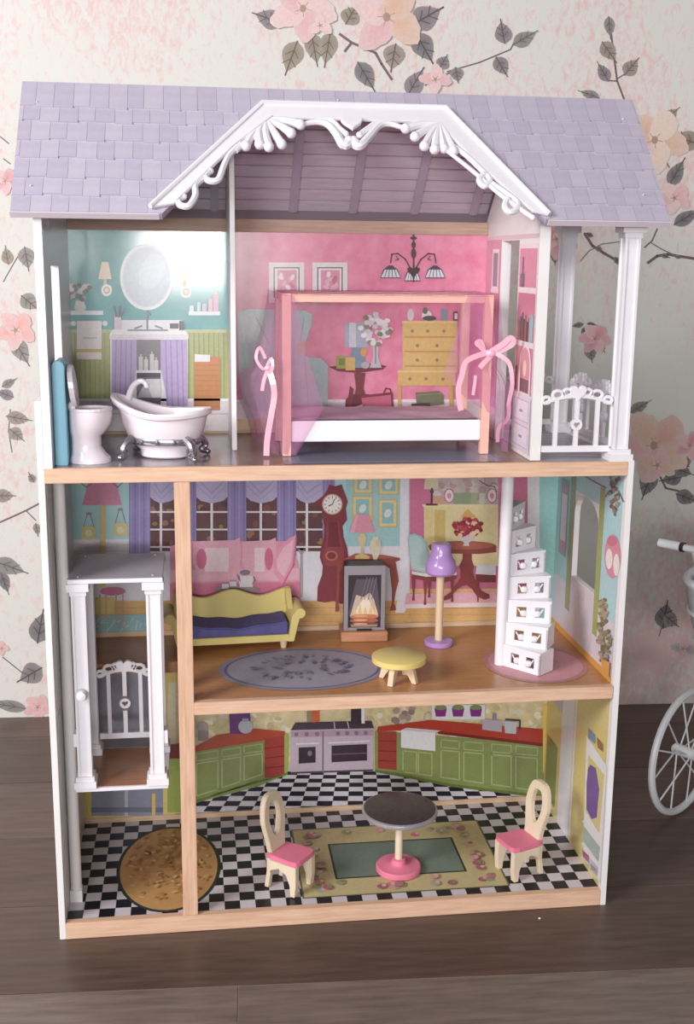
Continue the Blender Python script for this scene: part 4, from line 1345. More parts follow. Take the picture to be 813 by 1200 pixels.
def railing(name, parent, fn, w, h, world):
    """fn(u, z, d): u along the railing from its middle, z up, d depth"""
    mb = MB()
    t = .003
    q = lambda u, v, d: fn(u, v, d)
    mb.prism([(-w / 2, 0), (w / 2, 0), (w / 2, .009), (-w / 2, .009)], q, -t, t)
    o = mb.build(name, M_PLASTIC, parent, world)
    mb = MB()
    ht = h * .76
    toppath = [(u, ht + .010 * (1 - (2 * u / w) ** 2)) for u in [(-.5 + i / 12) * w for i in range(13)]]
    mb.tube([fn(u, v, 0) for u, v in toppath], .0030, 6)
    sc_ = w / .095
    for s in (-1, 1):
        for (cu, cz, r) in ((.0275 * sc_, ht + .0125, .0080), (.0430 * sc_, ht + .0050, .0062), (.0140 * sc_, ht + .0160, .0064)):
            mb.tube([fn(s * cu + r * math.cos(a * math.pi / 5), cz + r * .75 * math.sin(a * math.pi / 5), 0) for a in range(10)], .0027, 6, closed=True)
    mb.build('scroll_rail', M_PLASTIC, o, True)
    MB().prism(heart_pts(0, ht + .0165, .0130), q, -t * 1.3, t * 1.3).build('heart', M_PLASTIC, o, True, .0012)
    for k, u in enumerate((-.305 * w, 0, .305 * w)):
        b = MB()
        zt = ht + .010 * (1 - (2 * u / w) ** 2)
        if k == 1:
            b.prism([(u - .0032, .009), (u + .0032, .009), (u + .0032, h * .34), (u - .0032, h * .34)], q, -t * .8, t * .8)
            b.prism([(u - .0032, h * .52), (u + .0032, h * .52), (u + .0032, zt), (u - .0032, zt)], q, -t * .8, t * .8)
            cz = h * .43
            b.ring([(u + .0085 * math.sin(2 * math.pi * i / 16), cz + .0085 * math.cos(2 * math.pi * i / 16)) for i in range(16)],
                   heart_pts(u, cz, .0050, 16), q, -t, t)
        else:
            b.prism([(u - .0030, .009), (u + .0030, .009), (u + .0030, zt), (u - .0030, zt)], q, -t * .8, t * .8)
        if world:
            b.build('baluster', M_PLASTIC, o, True)
        else:
            inv = Matrix.Translation(-o.location)
            b.v = [inv @ v for v in b.v]
            b.build('baluster', M_PLASTIC, o, False)
    return o


RZ = Z3 + .0125
railing('balcony_railing', house, lambda u, v, d: (.7565 + u, .020 + d, RZ + v), .1005, .092, True)
railing('balcony_railing', house, lambda u, v, d: (.7565 + u, .300 + d, RZ + v), .1000, .092, True)
for yc in (.1045, .2110):
    railing('balcony_railing', house, lambda u, v, d, yc=yc: (.8285 + d, yc + u, RZ + v), .1045, .092, True)

# ---- roof
XR0, XR1 = -0.0146, 0.8579
SL = math.hypot(yr - ye, zr - ze)
ca, sa = (yr - ye) / SL, (zr - ze) / SL
RN = Vector((0, -sa, ca))


def slab(x, s, n=0.0): return Vector((x, ye + s * ca, ze + s * sa)) + RN * n


def px_slab(px_, py_):
    P = on_plane(px_, py_, (0, ye, ze), RN)
    return P.x, (P.y - ye) * ca + (P.z - ze) * sa


gx0, _ = px_slab(190, 248)
gx1, gs1 = px_slab(309, 128)
gx2, gs2 = px_slab(520, 133)
gx3, _ = px_slab(640, 256)
gst = (gs1 + gs2) / 2
outline = [(XR0, 0), (gx0, 0), (gx1, gst), (gx2, gst), (gx3, 0), (XR1, 0), (XR1, SL), (XR0, SL)]
roof = part(MB().prism(outline, lambda u, v, w: slab(u, v, w), -.011, -.0022), 'front_roof', M_ROOFSLAB)
for _p in (MB().prism([(XR0 - .0008, -.0006), (gx0 - .004, -.0006), (gx0 - .002, .002), (XR0 - .0008, .002)], lambda u, v, w: slab(u, v, w), -.0112, -.0016),
           MB().prism([(gx3 + .004, -.0006), (XR1 + .0008, -.0006), (XR1 + .0008, .002), (gx3 + .002, .002)], lambda u, v, w: slab(u, v, w), -.0112, -.0016)):
    part(_p, 'eave_edge', M_ROOFEDGE, roof)


def clip(poly, a, b, c):
    """keep a*x + b*s + c >= 0"""
    out = []
    for i in range(len(poly)):
        P, Q = poly[i], poly[(i + 1) % len(poly)]
        dp, dq = a * P[0] + b * P[1] + c, a * Q[0] + b * Q[1] + c
        if dp >= 0:
            out.append(P)
        if (dp >= 0) != (dq >= 0):
            t = dp / (dp - dq)
            out.append((P[0] + (Q[0] - P[0]) * t, P[1] + (Q[1] - P[1]) * t))
    return out


def half(p0, p1, inside):
    a, b = p1[1] - p0[1], p0[0] - p1[0]
    c = -(a * p0[0] + b * p0[1])
    if a * inside[0] + b * inside[1] + c < 0:
        a, b, c = -a, -b, -c
    return a, b, c


HL = half((gx0, 0), (gx1, gst), (XR0, SL / 2))
HR = half((gx3, 0), (gx2, gst), (XR1, SL / 2))
cuts = [0.0, .128, .255, .405, .54, .685, .80, 1.0]
SHW = (XR1 - XR0) / 36
for r in range(7):
    s0, s1 = SL * cuts[r], SL * cuts[r + 1]
    off = (0, .45, .2, .7, .35, .85, .1)[r] * SHW
    x = XR0 - off
    k = 0
    while x < XR1 - 1e-4:
        w = SHW * (1 + .10 * math.sin(k * 2.3 + r * 1.7))
        a, b = max(x, XR0), min(x + w, XR1)
        x += w
        k += 1
        if b - a < .002:
            continue
        jit = .0022 * math.sin(k * 1.9 + r * 2.1) if r else 0
        lo = max(s0 + jit - .0015, 0.0004)
        poly = [(a + .0002, lo), (b - .0002, lo), (b - .0002, s1), (a + .0002, s1)]
        sm, xm = (lo + s1) / 2, (a + b) / 2
        if lo >= gst - .0005:
            pieces = [poly]
        elif xm < gx1:
            pieces = [clip(poly, *HL)] + ([] if s1 < gst else [clip(clip(poly, 0, 1, -gst), -HL[0], -HL[1], -HL[2])])
        elif xm > gx2:
            pieces = [clip(poly, *HR)] + ([] if s1 < gst else [clip(clip(poly, 0, 1, -gst), -HR[0], -HR[1], -HR[2])])
        else:
            pieces = [clip(poly, 0, 1, -gst)]
        pieces = [q for q in pieces if len(q) > 2]
        mb = MB()
        for q in pieces:
            area_ = abs(sum(q[i][0] * q[(i + 1) % len(q)][1] - q[(i + 1) % len(q)][0] * q[i][1] for i in range(len(q)))) / 2
            if area_ < 6e-6:
                continue
            n_ = len(q)
            vs = [slab(u, v, -.0022) for u, v in q] + [slab(u, v, -.0004 - .0016 * (v - s0) / (s1 - s0)) for u, v in q]
            fs = [tuple(range(n_ - 1, -1, -1)), tuple(range(n_, 2 * n_))] + [(i, (i + 1) % n_, n_ + (i + 1) % n_, n_ + i) for i in range(n_)]
            mb.add(vs, fs)
        if mb.v:
            mb.build('shingle', SH[(k * 5 + r * 3) % 4 if (k * 7 + r) % 3 else (k + r) % 4], roof, True)
for (px_, py_) in ((43, 119), (36, 217), (396, 117), (730, 139), (754, 228)):
    u, v = px_slab(px_, py_)
    c = slab(u, v, -.0002)
    part(MB().ball(c, .0017, .0017, .0012, 8), 'screw', M_SCREW, roof)

by0, bz0, by1, bz1 = yr + .003, zr - .0105, .338, 1.048
BL = math.hypot(by1 - by0, bz0 - bz1)
bt_ = Vector((0, (by1 - by0) / BL, (bz1 - bz0) / BL))
bn = Vector((0, -bt_.z, bt_.y)) * -1
if bn.z > 0:
    bn = -bn


def bslab(x, s, n): return Vector((x, by0, bz0)) + Vector((1, 0, 0)) * 0 + bt_ * s + bn * n


backroof = part(MB().prism([(XR0, 0), (XR1, 0), (XR1, BL), (XR0, BL)], lambda u, v, w: bslab(u, v, w), -.0065, 0.0), 'back_roof', M_BOARDGAP)
nb = 9
for i in range(nb):
    s0, s1 = .012 + (BL - .036) * i / nb, .012 + (BL - .036) * (i + 1) / nb - .0035
    for (xa, xb) in ((.0215, .2655), (.2745, .6885), (.7065, .850)):
        part(MB().prism([(xa, s0), (xb, s0), (xb, s1), (xa, s1)], lambda u, v, w: bslab(u, v, w), .0001, .0022), 'attic_board', M_BOARD, backroof)
for xc in (.075, .172, .248, .372, .468, .568, .665, .775):
    part(MB().prism([(xc - .0065, .012), (xc + .0065, .012), (xc + .0065, BL - .028), (xc - .0065, BL - .028)], lambda u, v, w: bslab(u, v, w), .0023, .0060)
         .prism([(xc - .0028, .012), (xc + .0028, .012), (xc + .0028, BL - .028), (xc - .0028, BL - .028)], lambda u, v, w: bslab(u, v, w), .0060, .0068), 'rafter', M_RAFTER, backroof)

# gable trim
GO = [(176, 245), (307, 123.5), (521.5, 129), (643, 254)]
GI = [(624, 250), (562, 197), (512, 146), (412, 142.5), (318, 140), (272, 176), (204, 241)]
tp = [px_slab(*q) for q in GO + GI]
trim = part(MB().prism(tp, lambda u, v, w: slab(u, v, w), .0004, .0046), 'gable_trim', M_PLASTIC, bev=.0006)
part(MB().tube([slab(*px_slab(*q), .0050) for q in GO], .0036, 8), 'trim_bead', M_PLASTIC, trim)
part(MB().tube([slab(*px_slab(*q), .0046) for q in [(206, 238), (272, 174), (318, 139)]], .0022, 6), 'trim_bead', M_PLASTIC, trim)


def scroll(pts, r0, r1, name='scroll'):
    P = smooth_path([slab(*px_slab(*q), .0012) for q in pts], 5)
    n = len(P)
    rs = [1.3 * (r0 + (r1 - r0) * i / (n - 1)) for i in range(n)]
    mb = MB().tube(P, rs, 8)
    mb.ball(P[-1], r1 * 1.45, n=10)
    part(mb, name, M_PLASTIC, trim)


scroll([(240, 208), (229, 218), (229, 230), (221, 242), (211, 241), (209, 235), (215, 231)], .0036, .0034)
scroll([(282, 170), (269, 182), (262, 196), (256, 211), (246, 213), (240, 208), (246, 201)], .0034, .0036)
for e, cpt in (((288, 172), (296, 158)), ((304, 170), (303, 155)), ((315, 173), (311, 156)), ((330, 170), (321, 156)), ((341, 157), (328, 148)), ((352, 147), (334, 142))):
    scroll([(312, 141), cpt, e], .0028, .0052, 'fan_lobe')
scroll([(276, 178), (287, 168), (300, 160)], .003, .003)
for e, cpt in (((475, 151.5), (494, 147)), ((486, 161), (499, 153)), ((497, 172), (505, 158)), ((509, 176), (511, 160)), ((520, 175), (517, 160)), ((531, 178), (523, 160))):
    scroll([(515, 146), cpt, e], .0028, .0052, 'fan_lobe')
scroll([(356, 146), (372, 144), (384, 147), (394, 158), (402, 171), (409, 167)], .0026, .0058)
scroll([(372, 141), (388, 142), (398, 152), (405, 158)], .0024, .0034)
scroll([(470, 150), (456, 146), (444, 148), (432, 161), (421, 172), (414, 167)], .0026, .0058)
scroll([(456, 143), (442, 144), (430, 152), (421, 159)], .0024, .0034)
scroll([(528, 170), (545, 182), (563, 199), (574, 212), (567, 219), (561, 212), (566, 206)], .0030, .0036)
scroll([(576, 216), (594, 228), (606, 238), (604, 247), (596, 249), (591, 243), (594, 235)], .0034, .0036)
scroll([(524, 178), (552, 200), (590, 232), (624, 256)], .0022, .0028)
hu, hv = px_slab(411, 145)
part(MB().prism([(hu + (a - hu), b) for a, b in heart_pts(hu, hv - .006, .0155)], lambda u, v, w: slab(u, v, w), .0048, .0105), 'heart', M_PLASTIC, trim, bev=.002)

# ---- spiral staircase
sp = Vector((.6850, .1125, 0))
stair = part(MB().lathe([(.0095, Z2 + .0012), (.0095, Z3 - .0203)], sp, 20), 'staircase', M_PLASTIC)
SHt = (Z3 - .0203 - Z2 - .0012) / 9
for k in range(7):
    th = math.radians(-50 + 17.4 * k)
    z0 = Z2 + .0012 + SHt * k
    e = Vector((math.cos(th), math.sin(th), 0))
    g = Vector((-math.sin(th), math.cos(th), 0))
    fr = lambda u, v, w: sp + e * u + g * w + Vector((0, 0, z0 + v))
    mb = MB()
    R1, HH = .0755, SHt - .0002
    # tread
    mb.prism([(.006, -.004), (R1, -.004), (R1, .034), (.006, .010)], lambda u, v, w: sp + e * u + g * v + Vector((0, 0, z0 + w)), HH - .0035, HH)
    # riser plate with two pierced openings
    def plate(u0, v0, u1, v1): mb.prism([(u0, v0), (u1, v0), (u1, v1), (u0, v1)], fr, -.004, -.0012)
    plate(.006, 0, R1, .0085); plate(.006, HH - .0105, R1, HH - .0036)
    plate(.006, .0085, .022, HH - .0105); plate(.037, .0085, .050, HH - .0105); plate(.065, .0085, R1, HH - .0105)
    for uc, s in ((.0300, 1), (.0570, -1)):
        mb.ball(fr(uc + .003 * s, .0148, -.0026), .0062, .0044, .0058, 8)
        mb.tube([fr(uc + s * (.007 - .013 * t), .0105 + .012 * t * t, -.0026) for t in (0, .25, .5, .75, 1)], .0012, 5)
    # outer end plate and back rail
    mb.prism([(-.004, 0), (.034, 0), (.034, HH - .0036), (-.004, HH - .0036)], lambda u, v, w: sp + e * w + g * u + Vector((0, 0, z0 + v)), R1 - .0028, R1)
    part(mb, 'step', M_PLASTIC, stair)

# ================================================================== ELEVATOR (slides on its own)
EX0, EX1, EY0, EY1, EZ0, EZ1 = .0300, .1610, .030, .172, .2200, .5440
elev = thing('elevator', 'white dollhouse elevator car with grey top, columns and railing at left', 'elevator', ((EX0 + EX1) / 2, (EY0 + EY1) / 2, EZ0))
ef = part(MB().box(EX0 - .001, EY0, EZ0, EX1 + .002, EY1, EZ0 + .0055), 'car_floor', M_PLASTIC, elev, .0005)
part(MB().box(EX0 + .006, EY0 + .004, EZ0 + .0056, EX1 - .006, EY1 - .004, EZ0 + .0062), 'wood_floor_print', M_ELEVWOOD, ef)
er = part(MB().box(EX0 - .001, EY0, EZ1 - .006, EX1 + .0012, EY1, EZ1), 'car_roof', M_PLASTIC, elev, .0005)
part(MB().box(EX0 - .0004, EY0 + .0008, EZ1 + .0001, EX1 + .0006, EY1 - .0008, EZ1 + .0005), 'roof_facing', M_ELEVTOP, er)
for x in (EX0 + .013, EX1 - .013):
    for y in (EY0 + .013, EY1 - .013):
        part(MB().ball((x, y, EZ1 + .0008), .0018, .0018, .0012, 8), 'screw', M_SCREW, er)
        column('column', x, y, EZ0 + .0063, EZ1 - .0062, .0205, elev)
part(MB().lathe([(.0035, 0), (.004, .003), (.0078, .006), (.0085, .010), (.0065, .0145), (.002, .016)], (0, 0, 0), 16), '_tmp', M_PLASTIC, elev)
kn = [o for o in elev.children if o.name.startswith('_tmp')][0]
kn.name = 'door_knob'
kn.rotation_euler = (math.pi / 2, 0, 0)
kn.location = WM[elev].inverted() @ Vector((EX0 + .013, EY0 - .0055, .3735))
railing('railing', elev, lambda u, v, d: ((EX0 + EX1) / 2 + u, EY1 - .013 + d, .2480 + v), .0800, .135, True)
part(MB().box(EX0 - .0018, EY0 + .004, .29, EX0 + .0035, EY0 + .022, .31), 'guide_clip', M_PLASTIC, elev)
part(MB().box(EX1 - .0028, EY0 + .004, .29, EX1 + .0030, EY0 + .022, .31), 'guide_clip', M_PLASTIC, elev)

# ================================================================== FURNITURE
# ---- toilet
tz = Z3 + .0004
toi = thing('toilet', 'white toy toilet with upright lid on a blue backboard in the bathroom', 'toilet', (.060, .055, tz))
part(MB().prism([(-.0005, 0), (.016, 0), (.016, .137), (.012, .1425), (.003, .1425), (-.0005, .137)], lambda u, v, w: (.0220 + u, w, tz + v), .024, .088), 'backboard', M_BLUE, toi, .001)


def loft(mb, rings, n=24):
    """rings: list of (cx, cy, z, rx, ry)"""
    vs, fs = [], []
    for (cx, cy, z, rx, ry) in rings:
        for k in range(n):
            a = 2 * math.pi * k / n
            vs.append((cx + rx * math.cos(a), cy + ry * math.sin(a), z))
    for i in range(len(rings) - 1):
        for k in range(n):
            fs.append((i * n + k, i * n + (k + 1) % n, (i + 1) * n + (k + 1) % n, (i + 1) * n + k))
    fs.append(tuple(range(n - 1, -1, -1)))
    fs.append(tuple(range((len(rings) - 1) * n, len(rings) * n)))
    return mb.add(vs, fs, True)


part(loft(MB(), [(.066, .056, tz, .0290, .026), (.066, .056, tz + .006, .0285, .0255), (.064, .056, tz + .012, .024, .022), (.061, .056, tz + .022, .0205, .019),
                 (.061, .056, tz + .036, .0205, .019), (.064, .056, tz + .044, .0255, .023), (.067, .056, tz + .054, .0285, .0265), (.068, .056, tz + .066, .0300, .028),
                 (.068, .056, tz + .072, .0295, .0275), (.069, .056, tz + .072, .0225, .020), (.069, .056, tz + .058, .017, .015)]), 'bowl', M_CERAMIC, toi)
seat = part(MB().ring([(.068 + .0305 * math.cos(a * math.pi / 12), .056 + .0285 * math.sin(a * math.pi / 12)) for a in range(24)],
                      [(.070 + .0205 * math.cos(a * math.pi / 12), .056 + .0185 * math.sin(a * math.pi / 12)) for a in range(24)], fXY, tz + .0722, tz + .0762), 'seat', M_CERAMIC, toi, .0008)
lid = [(.056 + .0265 * math.cos(a * math.pi / 12), tz + .106 + .0295 * math.sin(a * math.pi / 12)) for a in range(24)]
mb = MB().prism(lid, lambda u, v, w: (w - (v - tz - .076) * .10, u, v), .0450, .0520)
mb.prism([(p_[0] * .62 + .056 * .38, (p_[1] - tz - .106) * .62 + tz + .106) for p_ in lid], lambda u, v, w: (w - (v - tz - .076) * .10, u, v), .0520, .0528)
part(mb, 'lid', M_CERAMIC, toi, .0012)
part(MB().box(.0390, .046, tz + .0723, .0480, .066, tz + .084), 'hinge', M_CERAMIC, toi, .0015)

# ---- bathtub
tub = thing('bathtub', 'white toy slipper bathtub on a silver claw foot stand', 'bathtub', (.168, .083, tz), math.radians(-14))
NT = 36


def tub_ring(rx, ry, z, lift, mb_v, dx=0.0):
    for k in range(NT):
        a = 2 * math.pi * k / NT
        c = math.cos(a)
        rise = lift * max(0, -c) ** 1.6 + lift * .25 * max(0, c) ** 2
        mb_v.append((dx + rx * c - (.006 * max(0, -c) if lift else 0) * (lift / .02), ry * math.sin(a), z + rise))


vs = []
prof = [(.030, .019, .0006, 0, 0), (.034, .022, .003, 0, 0), (.035, .0225, .012, 0, 0), (.041, .0255, .018, 0, 0), (.052, .032, .028, .002, .0), (.0590, .037, .043, .009, 0), (.0625, .040, .057, .018, 0),
        (.0685, .0460, .0595, .022, 0), (.0700, .0475, .0640, .0235, 0), (.0685, .0460, .0675, .0235, 0), (.0605, .0385, .0665, .022, 0), (.0575, .0355, .055, .016, 0), (.051, .030, .038, .006, 0), (.040, .022, .028, 0, 0), (.015, .010, .0265, 0, 0)]
for (rx, ry, z, l, dx) in prof:
    tub_ring(rx, ry, z, l, vs, dx)
fs = []
for i in range(len(prof) - 1):
    for k in range(NT):
        fs.append((i * NT + k, i * NT + (k + 1) % NT, (i + 1) * NT + (k + 1) % NT, (i + 1) * NT + k))
fs += [tuple(range(NT - 1, -1, -1)), tuple(range((len(prof) - 1) * NT, len(prof) * NT))]
MB().add(vs, fs, True).build('basin', M_CERAMIC, tub)
spout = smooth_path([(-.058, .020, .080), (-.052, .020, .096), (-.043, .020, .105), (-.034, .019, .106), (-.029, .018, .100)], 4)
MB().tube(spout, [.0050 - .0016 * i / (len(spout) - 1) for i in range(len(spout))], 8).ball(spout[-1], .0042).build('swan_spout', M_CERAMIC, tub)
fr_ = [(.0505 * math.cos(2 * math.pi * k / 28), .0320 * math.sin(2 * math.pi * k / 28), .0262) for k in range(28)]
stand = MB().tube(fr_, .0036, 8, closed=True, flat=1.5)
for k in range(28):
    if k % 2:
        stand.ball((fr_[k][0] * 1.05, fr_[k][1] * 1.05, .0262), .0038, n=8)
stand.build('stand_band', M_SILVER, tub)
for sx in (-1, 1):
    for sy in (-1, 1):
        x, y = sx * .0450, sy * .0290
        P = smooth_path([(x * .86, y * .9, .030), (x * 1.06, y * 1.12, .024), (x * 1.14, y * 1.24, .014), (x * 1.02, y * 1.10, .008), (x * 1.16, y * 1.28, .0046)], 4)
        MB().tube(P, [.0064 - .0026 * i / (len(P) - 1) for i in range(len(P))], 8).ball((x * 1.19, y * 1.32, .0046), .0056, .0050, .0046, 10).build('claw_foot', M_SILVER, tub)
MB().lathe([(.003, .0275), (.003, .031), (.002, .032)], (.004, -.004, 0), 10).build('drain_stopper', M_SILVER, tub)

# ---- canopy bed
bx0, bx1, byf, byb = .3435, .6370, .0830, .2250
BH, BT = .2320, .0125
bed = thing('canopy_bed', 'pink wooden four poster bed with tulle canopy, ribbons and white mattress', 'bed', ((bx0 + bx1) / 2, (byf + byb) / 2, Z3 + .001))
bz = Z3 + .001
for x in (bx0, bx1):
    for y in (byf, byb):
        part(MB().box(x - BT / 2, y - BT / 2, bz, x + BT / 2, y + BT / 2, bz + BH), 'post', M_BEDWOOD, bed, .0006)
for y in (byf, byb):
    part(MB().box(bx0 + BT / 2, y - .0045, bz + BH - .0115, bx1 - BT / 2, y + .0045, bz + BH - .0005), 'top_rail', M_BEDWOOD, bed, .0006)
for x in (bx0, bx1):
    part(MB().box(x - .0045, byf + BT / 2, bz + BH - .0115, x + .0045, byb - BT / 2, bz + BH - .0005), 'top_rail', M_BEDWOOD, bed, .0006)
part(MB().box(bx0 + BT / 2 + .0002, byf - .0040, bz + .0205, bx1 - BT / 2 - .0002, byb + .003, bz + .0505), 'mattress', M_MATTRESS, bed, .0012)


def bedding(u, v):
    x, y = bx0 + .008 + u * (bx1 - bx0 - .016), byf - .002 + v * (byb - byf + .003)
    return (x, y, bz + .0528 + .0012 * math.sin(u * 23 + 3 * v) * math.sin(v * 9) + .0035 * math.exp(-((u - .83) ** 2 + (v - .45) ** 2) * 60))


part(MB().grid(bedding, 36, 12), 'bedding', M_SHEET, bed)


def drape(xc, sgn):
    """gathered tulle hanging outside one end of the bed"""
    def fn(u, v):
        z = bz + BH + .0015 - v * (BH - .001)
        w = 1.0 if v < .02 else 1 - .42 * math.exp(-((v - .48) / .20) ** 2)
        y = (byf + byb) / 2 + (u - .5) * (byb - byf + .016) * w - .016 * math.exp(-((v - .48) / .20) ** 2)
        bulge = (.005 + .018 * v ** .8 + (.026 if sgn < 0 else .012) * math.exp(-((v - .60) / .24) ** 2) - .010 * math.exp(-((v - .46) / .07) ** 2)) * sgn
        x = xc + sgn * .005 + bulge * (1.0 if sgn > 0 else .25 + 1.1 * u) + .0024 * math.sin(u * 22 + v * 2) * (.25 + v)
        return (x, y, z)
    part(MB().grid(fn, 44, 30), 'tulle_drape', M_TULLE, bed)


drape(bx0 - .004, -1)
drape(bx1 + .004, 1)


def top_sheet(u, v):
    return (bx0 - .008 + u * (bx1 - bx0 + .016), byf - .008 + v * (byb - byf + .016), bz + BH + .0015 + .0012 * math.sin(u * 40) * math.sin(v * 12) - .0035 * (1 if v in (0.0,) else 0))


part(MB().grid(top_sheet, 40, 10), 'tulle_top', M_TULLE, bed)


def front_curtain(topx, pts, name, yofs=-.0085):
    """sheet spanned between the corner post and a slanting hem, in the front plane of the bed"""
    L, R = pts
    def fn(u, v):
        i = v * (len(L) - 1)
        a = min(int(i), len(L) - 2)
        t = i - a
        p0 = Vector(L[a]).lerp(Vector(L[a + 1]), t)
        p1 = Vector(R[a]).lerp(Vector(R[a + 1]), t)
        q = p0.lerp(p1, u)
        P = atY(q.x, q.y, byf + yofs - .003 * math.sin(u * 9) * v)
        return P
    part(MB().grid(fn, 14, 24), name, M_TULLE, bed)


front_curtain(0, ([(329, 343), (326, 420), (322, 480), (330, 532)], [(345, 347), (360, 415), (379, 478), (347, 534)]), 'tulle_front')
front_curtain(0, ([(548, 346), (528, 410), (520, 438), (548, 470)], [(572, 345), (580, 400), (572, 432), (585, 490)]), 'tulle_front')

FY = (0, -1, -.1)


def ribbon(pts, w, Yp, name='ribbon'):
    P = smooth_path([atY(x, y, Yp + dz) for x, y, dz in pts], 4)
    part(MB().strip(P, w, FY), name, M_RIBBON, bed)


ry_ = byf - .0135
ribbon([(311, 420, 0), (304, 407, -.002), (300, 420, -.003), (308, 432, -.002), (315, 428, 0)], .0045, ry_)
ribbon([(313, 428, 0), (318, 420, -.003), (319, 432, -.004), (314, 438, -.002)], .0045, ry_)
ribbon([(314, 432, 0), (309, 446, -.002), (307, 458, -.002)], .0052, ry_)
ribbon([(315, 433, 0), (320, 450, -.002), (321, 466, -.001), (317, 490, -.002), (313, 515, -.001), (312, 534, 0)], .0085, ry_)
ribbon([(575, 412, -.002), (588, 404, -.004), (598, 396, -.006), (601, 402, -.004), (592, 408, -.002), (578, 414, 0)], .0085, ry_)
ribbon([(570, 414, 0), (562, 406, -.003), (558, 402, -.004), (563, 400, -.002), (567, 410, 0)], .0060, ry_)
ribbon([(572, 413, -.001), (556, 418, -.003), (545, 425, -.003), (541, 440, -.002), (537, 455, -.003), (538, 470, -.001), (540, 481, 0)], .0080, ry_)
ribbon([(576, 416, -.001), (568, 424, -.003), (562, 431, -.002)], .0075, ry_)
ribbon([(578, 413, -.001), (588, 418, -.003), (597, 427, -.003), (600, 450, 0), (596, 472, .02), (595, 490, .035), (584, 502, .045), (583, 518, .050)], .0062, ry_)
ribbon([(557, 440, .004), (556, 450, .004), (554, 463, .004)], .0045, ry_)
kp = atY(575, 414, ry_ - .002)
part(MB().ball(kp, .0075, .0035, .0062, 10), 'ribbon_knot', M_RIBBON, bed)
kp = atY(314, 431, ry_ - .002)
part(MB().ball(kp, .0050, .003, .0048, 10), 'ribbon_knot', M_RIBBON, bed)

# ---- sofa
sof = thing('sofa', 'yellow camelback toy sofa with scrolled arms and dark blue seat cushion', 'sofa', (.2695, .2480, Z2 + .0006), math.radians(3.5))
SW = .099
seatb = MB().box(-SW + .012, -.034, .0130, SW - .012, .036, .0245)
seatb.build('seat_base', M_YELSOFA, sof, bev=.001)
bp = [(-SW + .004, .020)] + [(-SW + .004 + (2 * SW - .008) * i / 24, .0835 - .012 * math.cos(4 * math.pi * i / 24 + math.pi) * .5 - .004) for i in range(25)] + [(SW - .004, .020)]
MB().prism(bp, fXZ, .0300, .0385).build('back', M_YELSOFA, sof, bev=.001)
for s in (-1, 1):
    prof = [(.0 + .002, .013), (.012, .013), (.018, .040), (.0215, .052)] + arc(.0225, .0600, .0085, .0085, -80, 170, 10) + [(.009, .056), (.006, .040)]
    pts = [(s * (SW - .016 + u), v) for u, v in prof]
    MB().prism(pts, fXZ, -.0360, .0300).build('arm', M_YELSOFA, sof, bev=.0006)
# the arms climb to the back
for s in (-1, 1):
    MB().prism([(-.010, .060), (.030, .060), (.0305, .0890), (.020, .0870), (.006, .074)], lambda u, v, w: (s * (SW - .006) + w, u, v), -.0045, .0045).build('arm_wing', M_YELSOFA, sof, bev=.001)


def cush(u, v):
    return None


cu = MB()
n = 20
pts = [(-SW + .0135, .0252)] + [(-SW + .0135 + (2 * SW - .027) * i / n, .0420 + .0035 * math.cos(2 * math.pi * i / n) + .0012 * math.sin(i)) for i in range(n + 1)] + [(SW - .0135, .0252)]
cu.prism(pts, fXZ, -.0325, .0290)
cu.build('seat_cushion', M_CUSHBLUE, sof, bev=.002)
for sx in (-1, 1):
    for y in (-.026, .028):
        MB().lathe([(.0045, 0), (.0068, .0128)], (sx * (SW - .020), y, 0), 10).build('foot', M_PALEWOOD, sof)

# ---- fireplace
fp = thing('fireplace', 'toy fireplace block with grey frame and printed fire on a wooden hearth', 'fireplace', (.488, .2680, Z2 + .0006), math.radians(-3))
MB().box(-.0390, -.0260, 0, .0390, .0240, .0165).build('hearth', M_HEARTH, fp, bev=.001)
MB().box(-.0330, -.0130, .0168, .0330, .0220, .1280).build('block', M_BLACK, fp, bev=.0015)
ff = MB().prism([(-.0345, .0168), (-.0275, .0168), (-.0275, .1130), (-.0345, .1285)], fXZ, -.0165, -.0132)
ff.prism([(.0275, .0168), (.0345, .0168), (.0345, .1285), (.0275, .1130)], fXZ, -.0165, -.0132)
ff.prism([(-.0275, .1130), (.0275, .1130), (.0345, .1285), (-.0345, .1285)], fXZ, -.0165, -.0132)
ff.prism([(-.0275, .0168), (.0275, .0168), (.0275, .0215), (-.0275, .0215)], fXZ, -.0160, -.0132)
ff.build('frame', M_GREYFRAME, fp, bev=.0006)
MB().box(-.0125, -.0190, .0168, .0125, -.0167, .0200).build('grate', M_BLACK, fp)
FW = WM[fp]
p = Print(lambda a, b, off: FW @ Vector((a, -.0131 - off, b)), .0002)
p.rect(-.027, .022, .027, .113, (44, 34, 44)).poly([(-.027, .045), (-.018, .03), (.018, .03), (.027, .045), (.02, .105), (-.014, .105)], (92, 74, 88)).poly([(-.024, .04), (.024, .04), (.016, .070), (.009, .082), (-.002, .074), (-.014, .078)], (206, 180, 160)).poly([(-.018, .044), (.018, .044), (.010, .064), (.002, .076), (-.008, .062)], (240, 222, 190))
for z, c in ((.040, (206, 120, 72)), (.033, (186, 92, 58)), (.026, (140, 70, 54))):
    p.ell(0, z, .024, .0045, c, 16).ell(-.006, z + .001, .012, .002, (232, 160, 110), 12)
for i in range(5):
    p.poly([(-.02 + i * .009, .044), (-.013 + i * .009, .044), (-.0165 + i * .009, .058 + .006 * (i % 2))], (240, 190, 130))
for i in range(4):
    p.line([(-.006 + i * .006, .07), (.004 + i * .005, .108)], .0012, (130, 112, 126))
p.rect(-.022, .0225, .022, .026, (170, 140, 120))
p.build('printed_fire', fp, INKM)

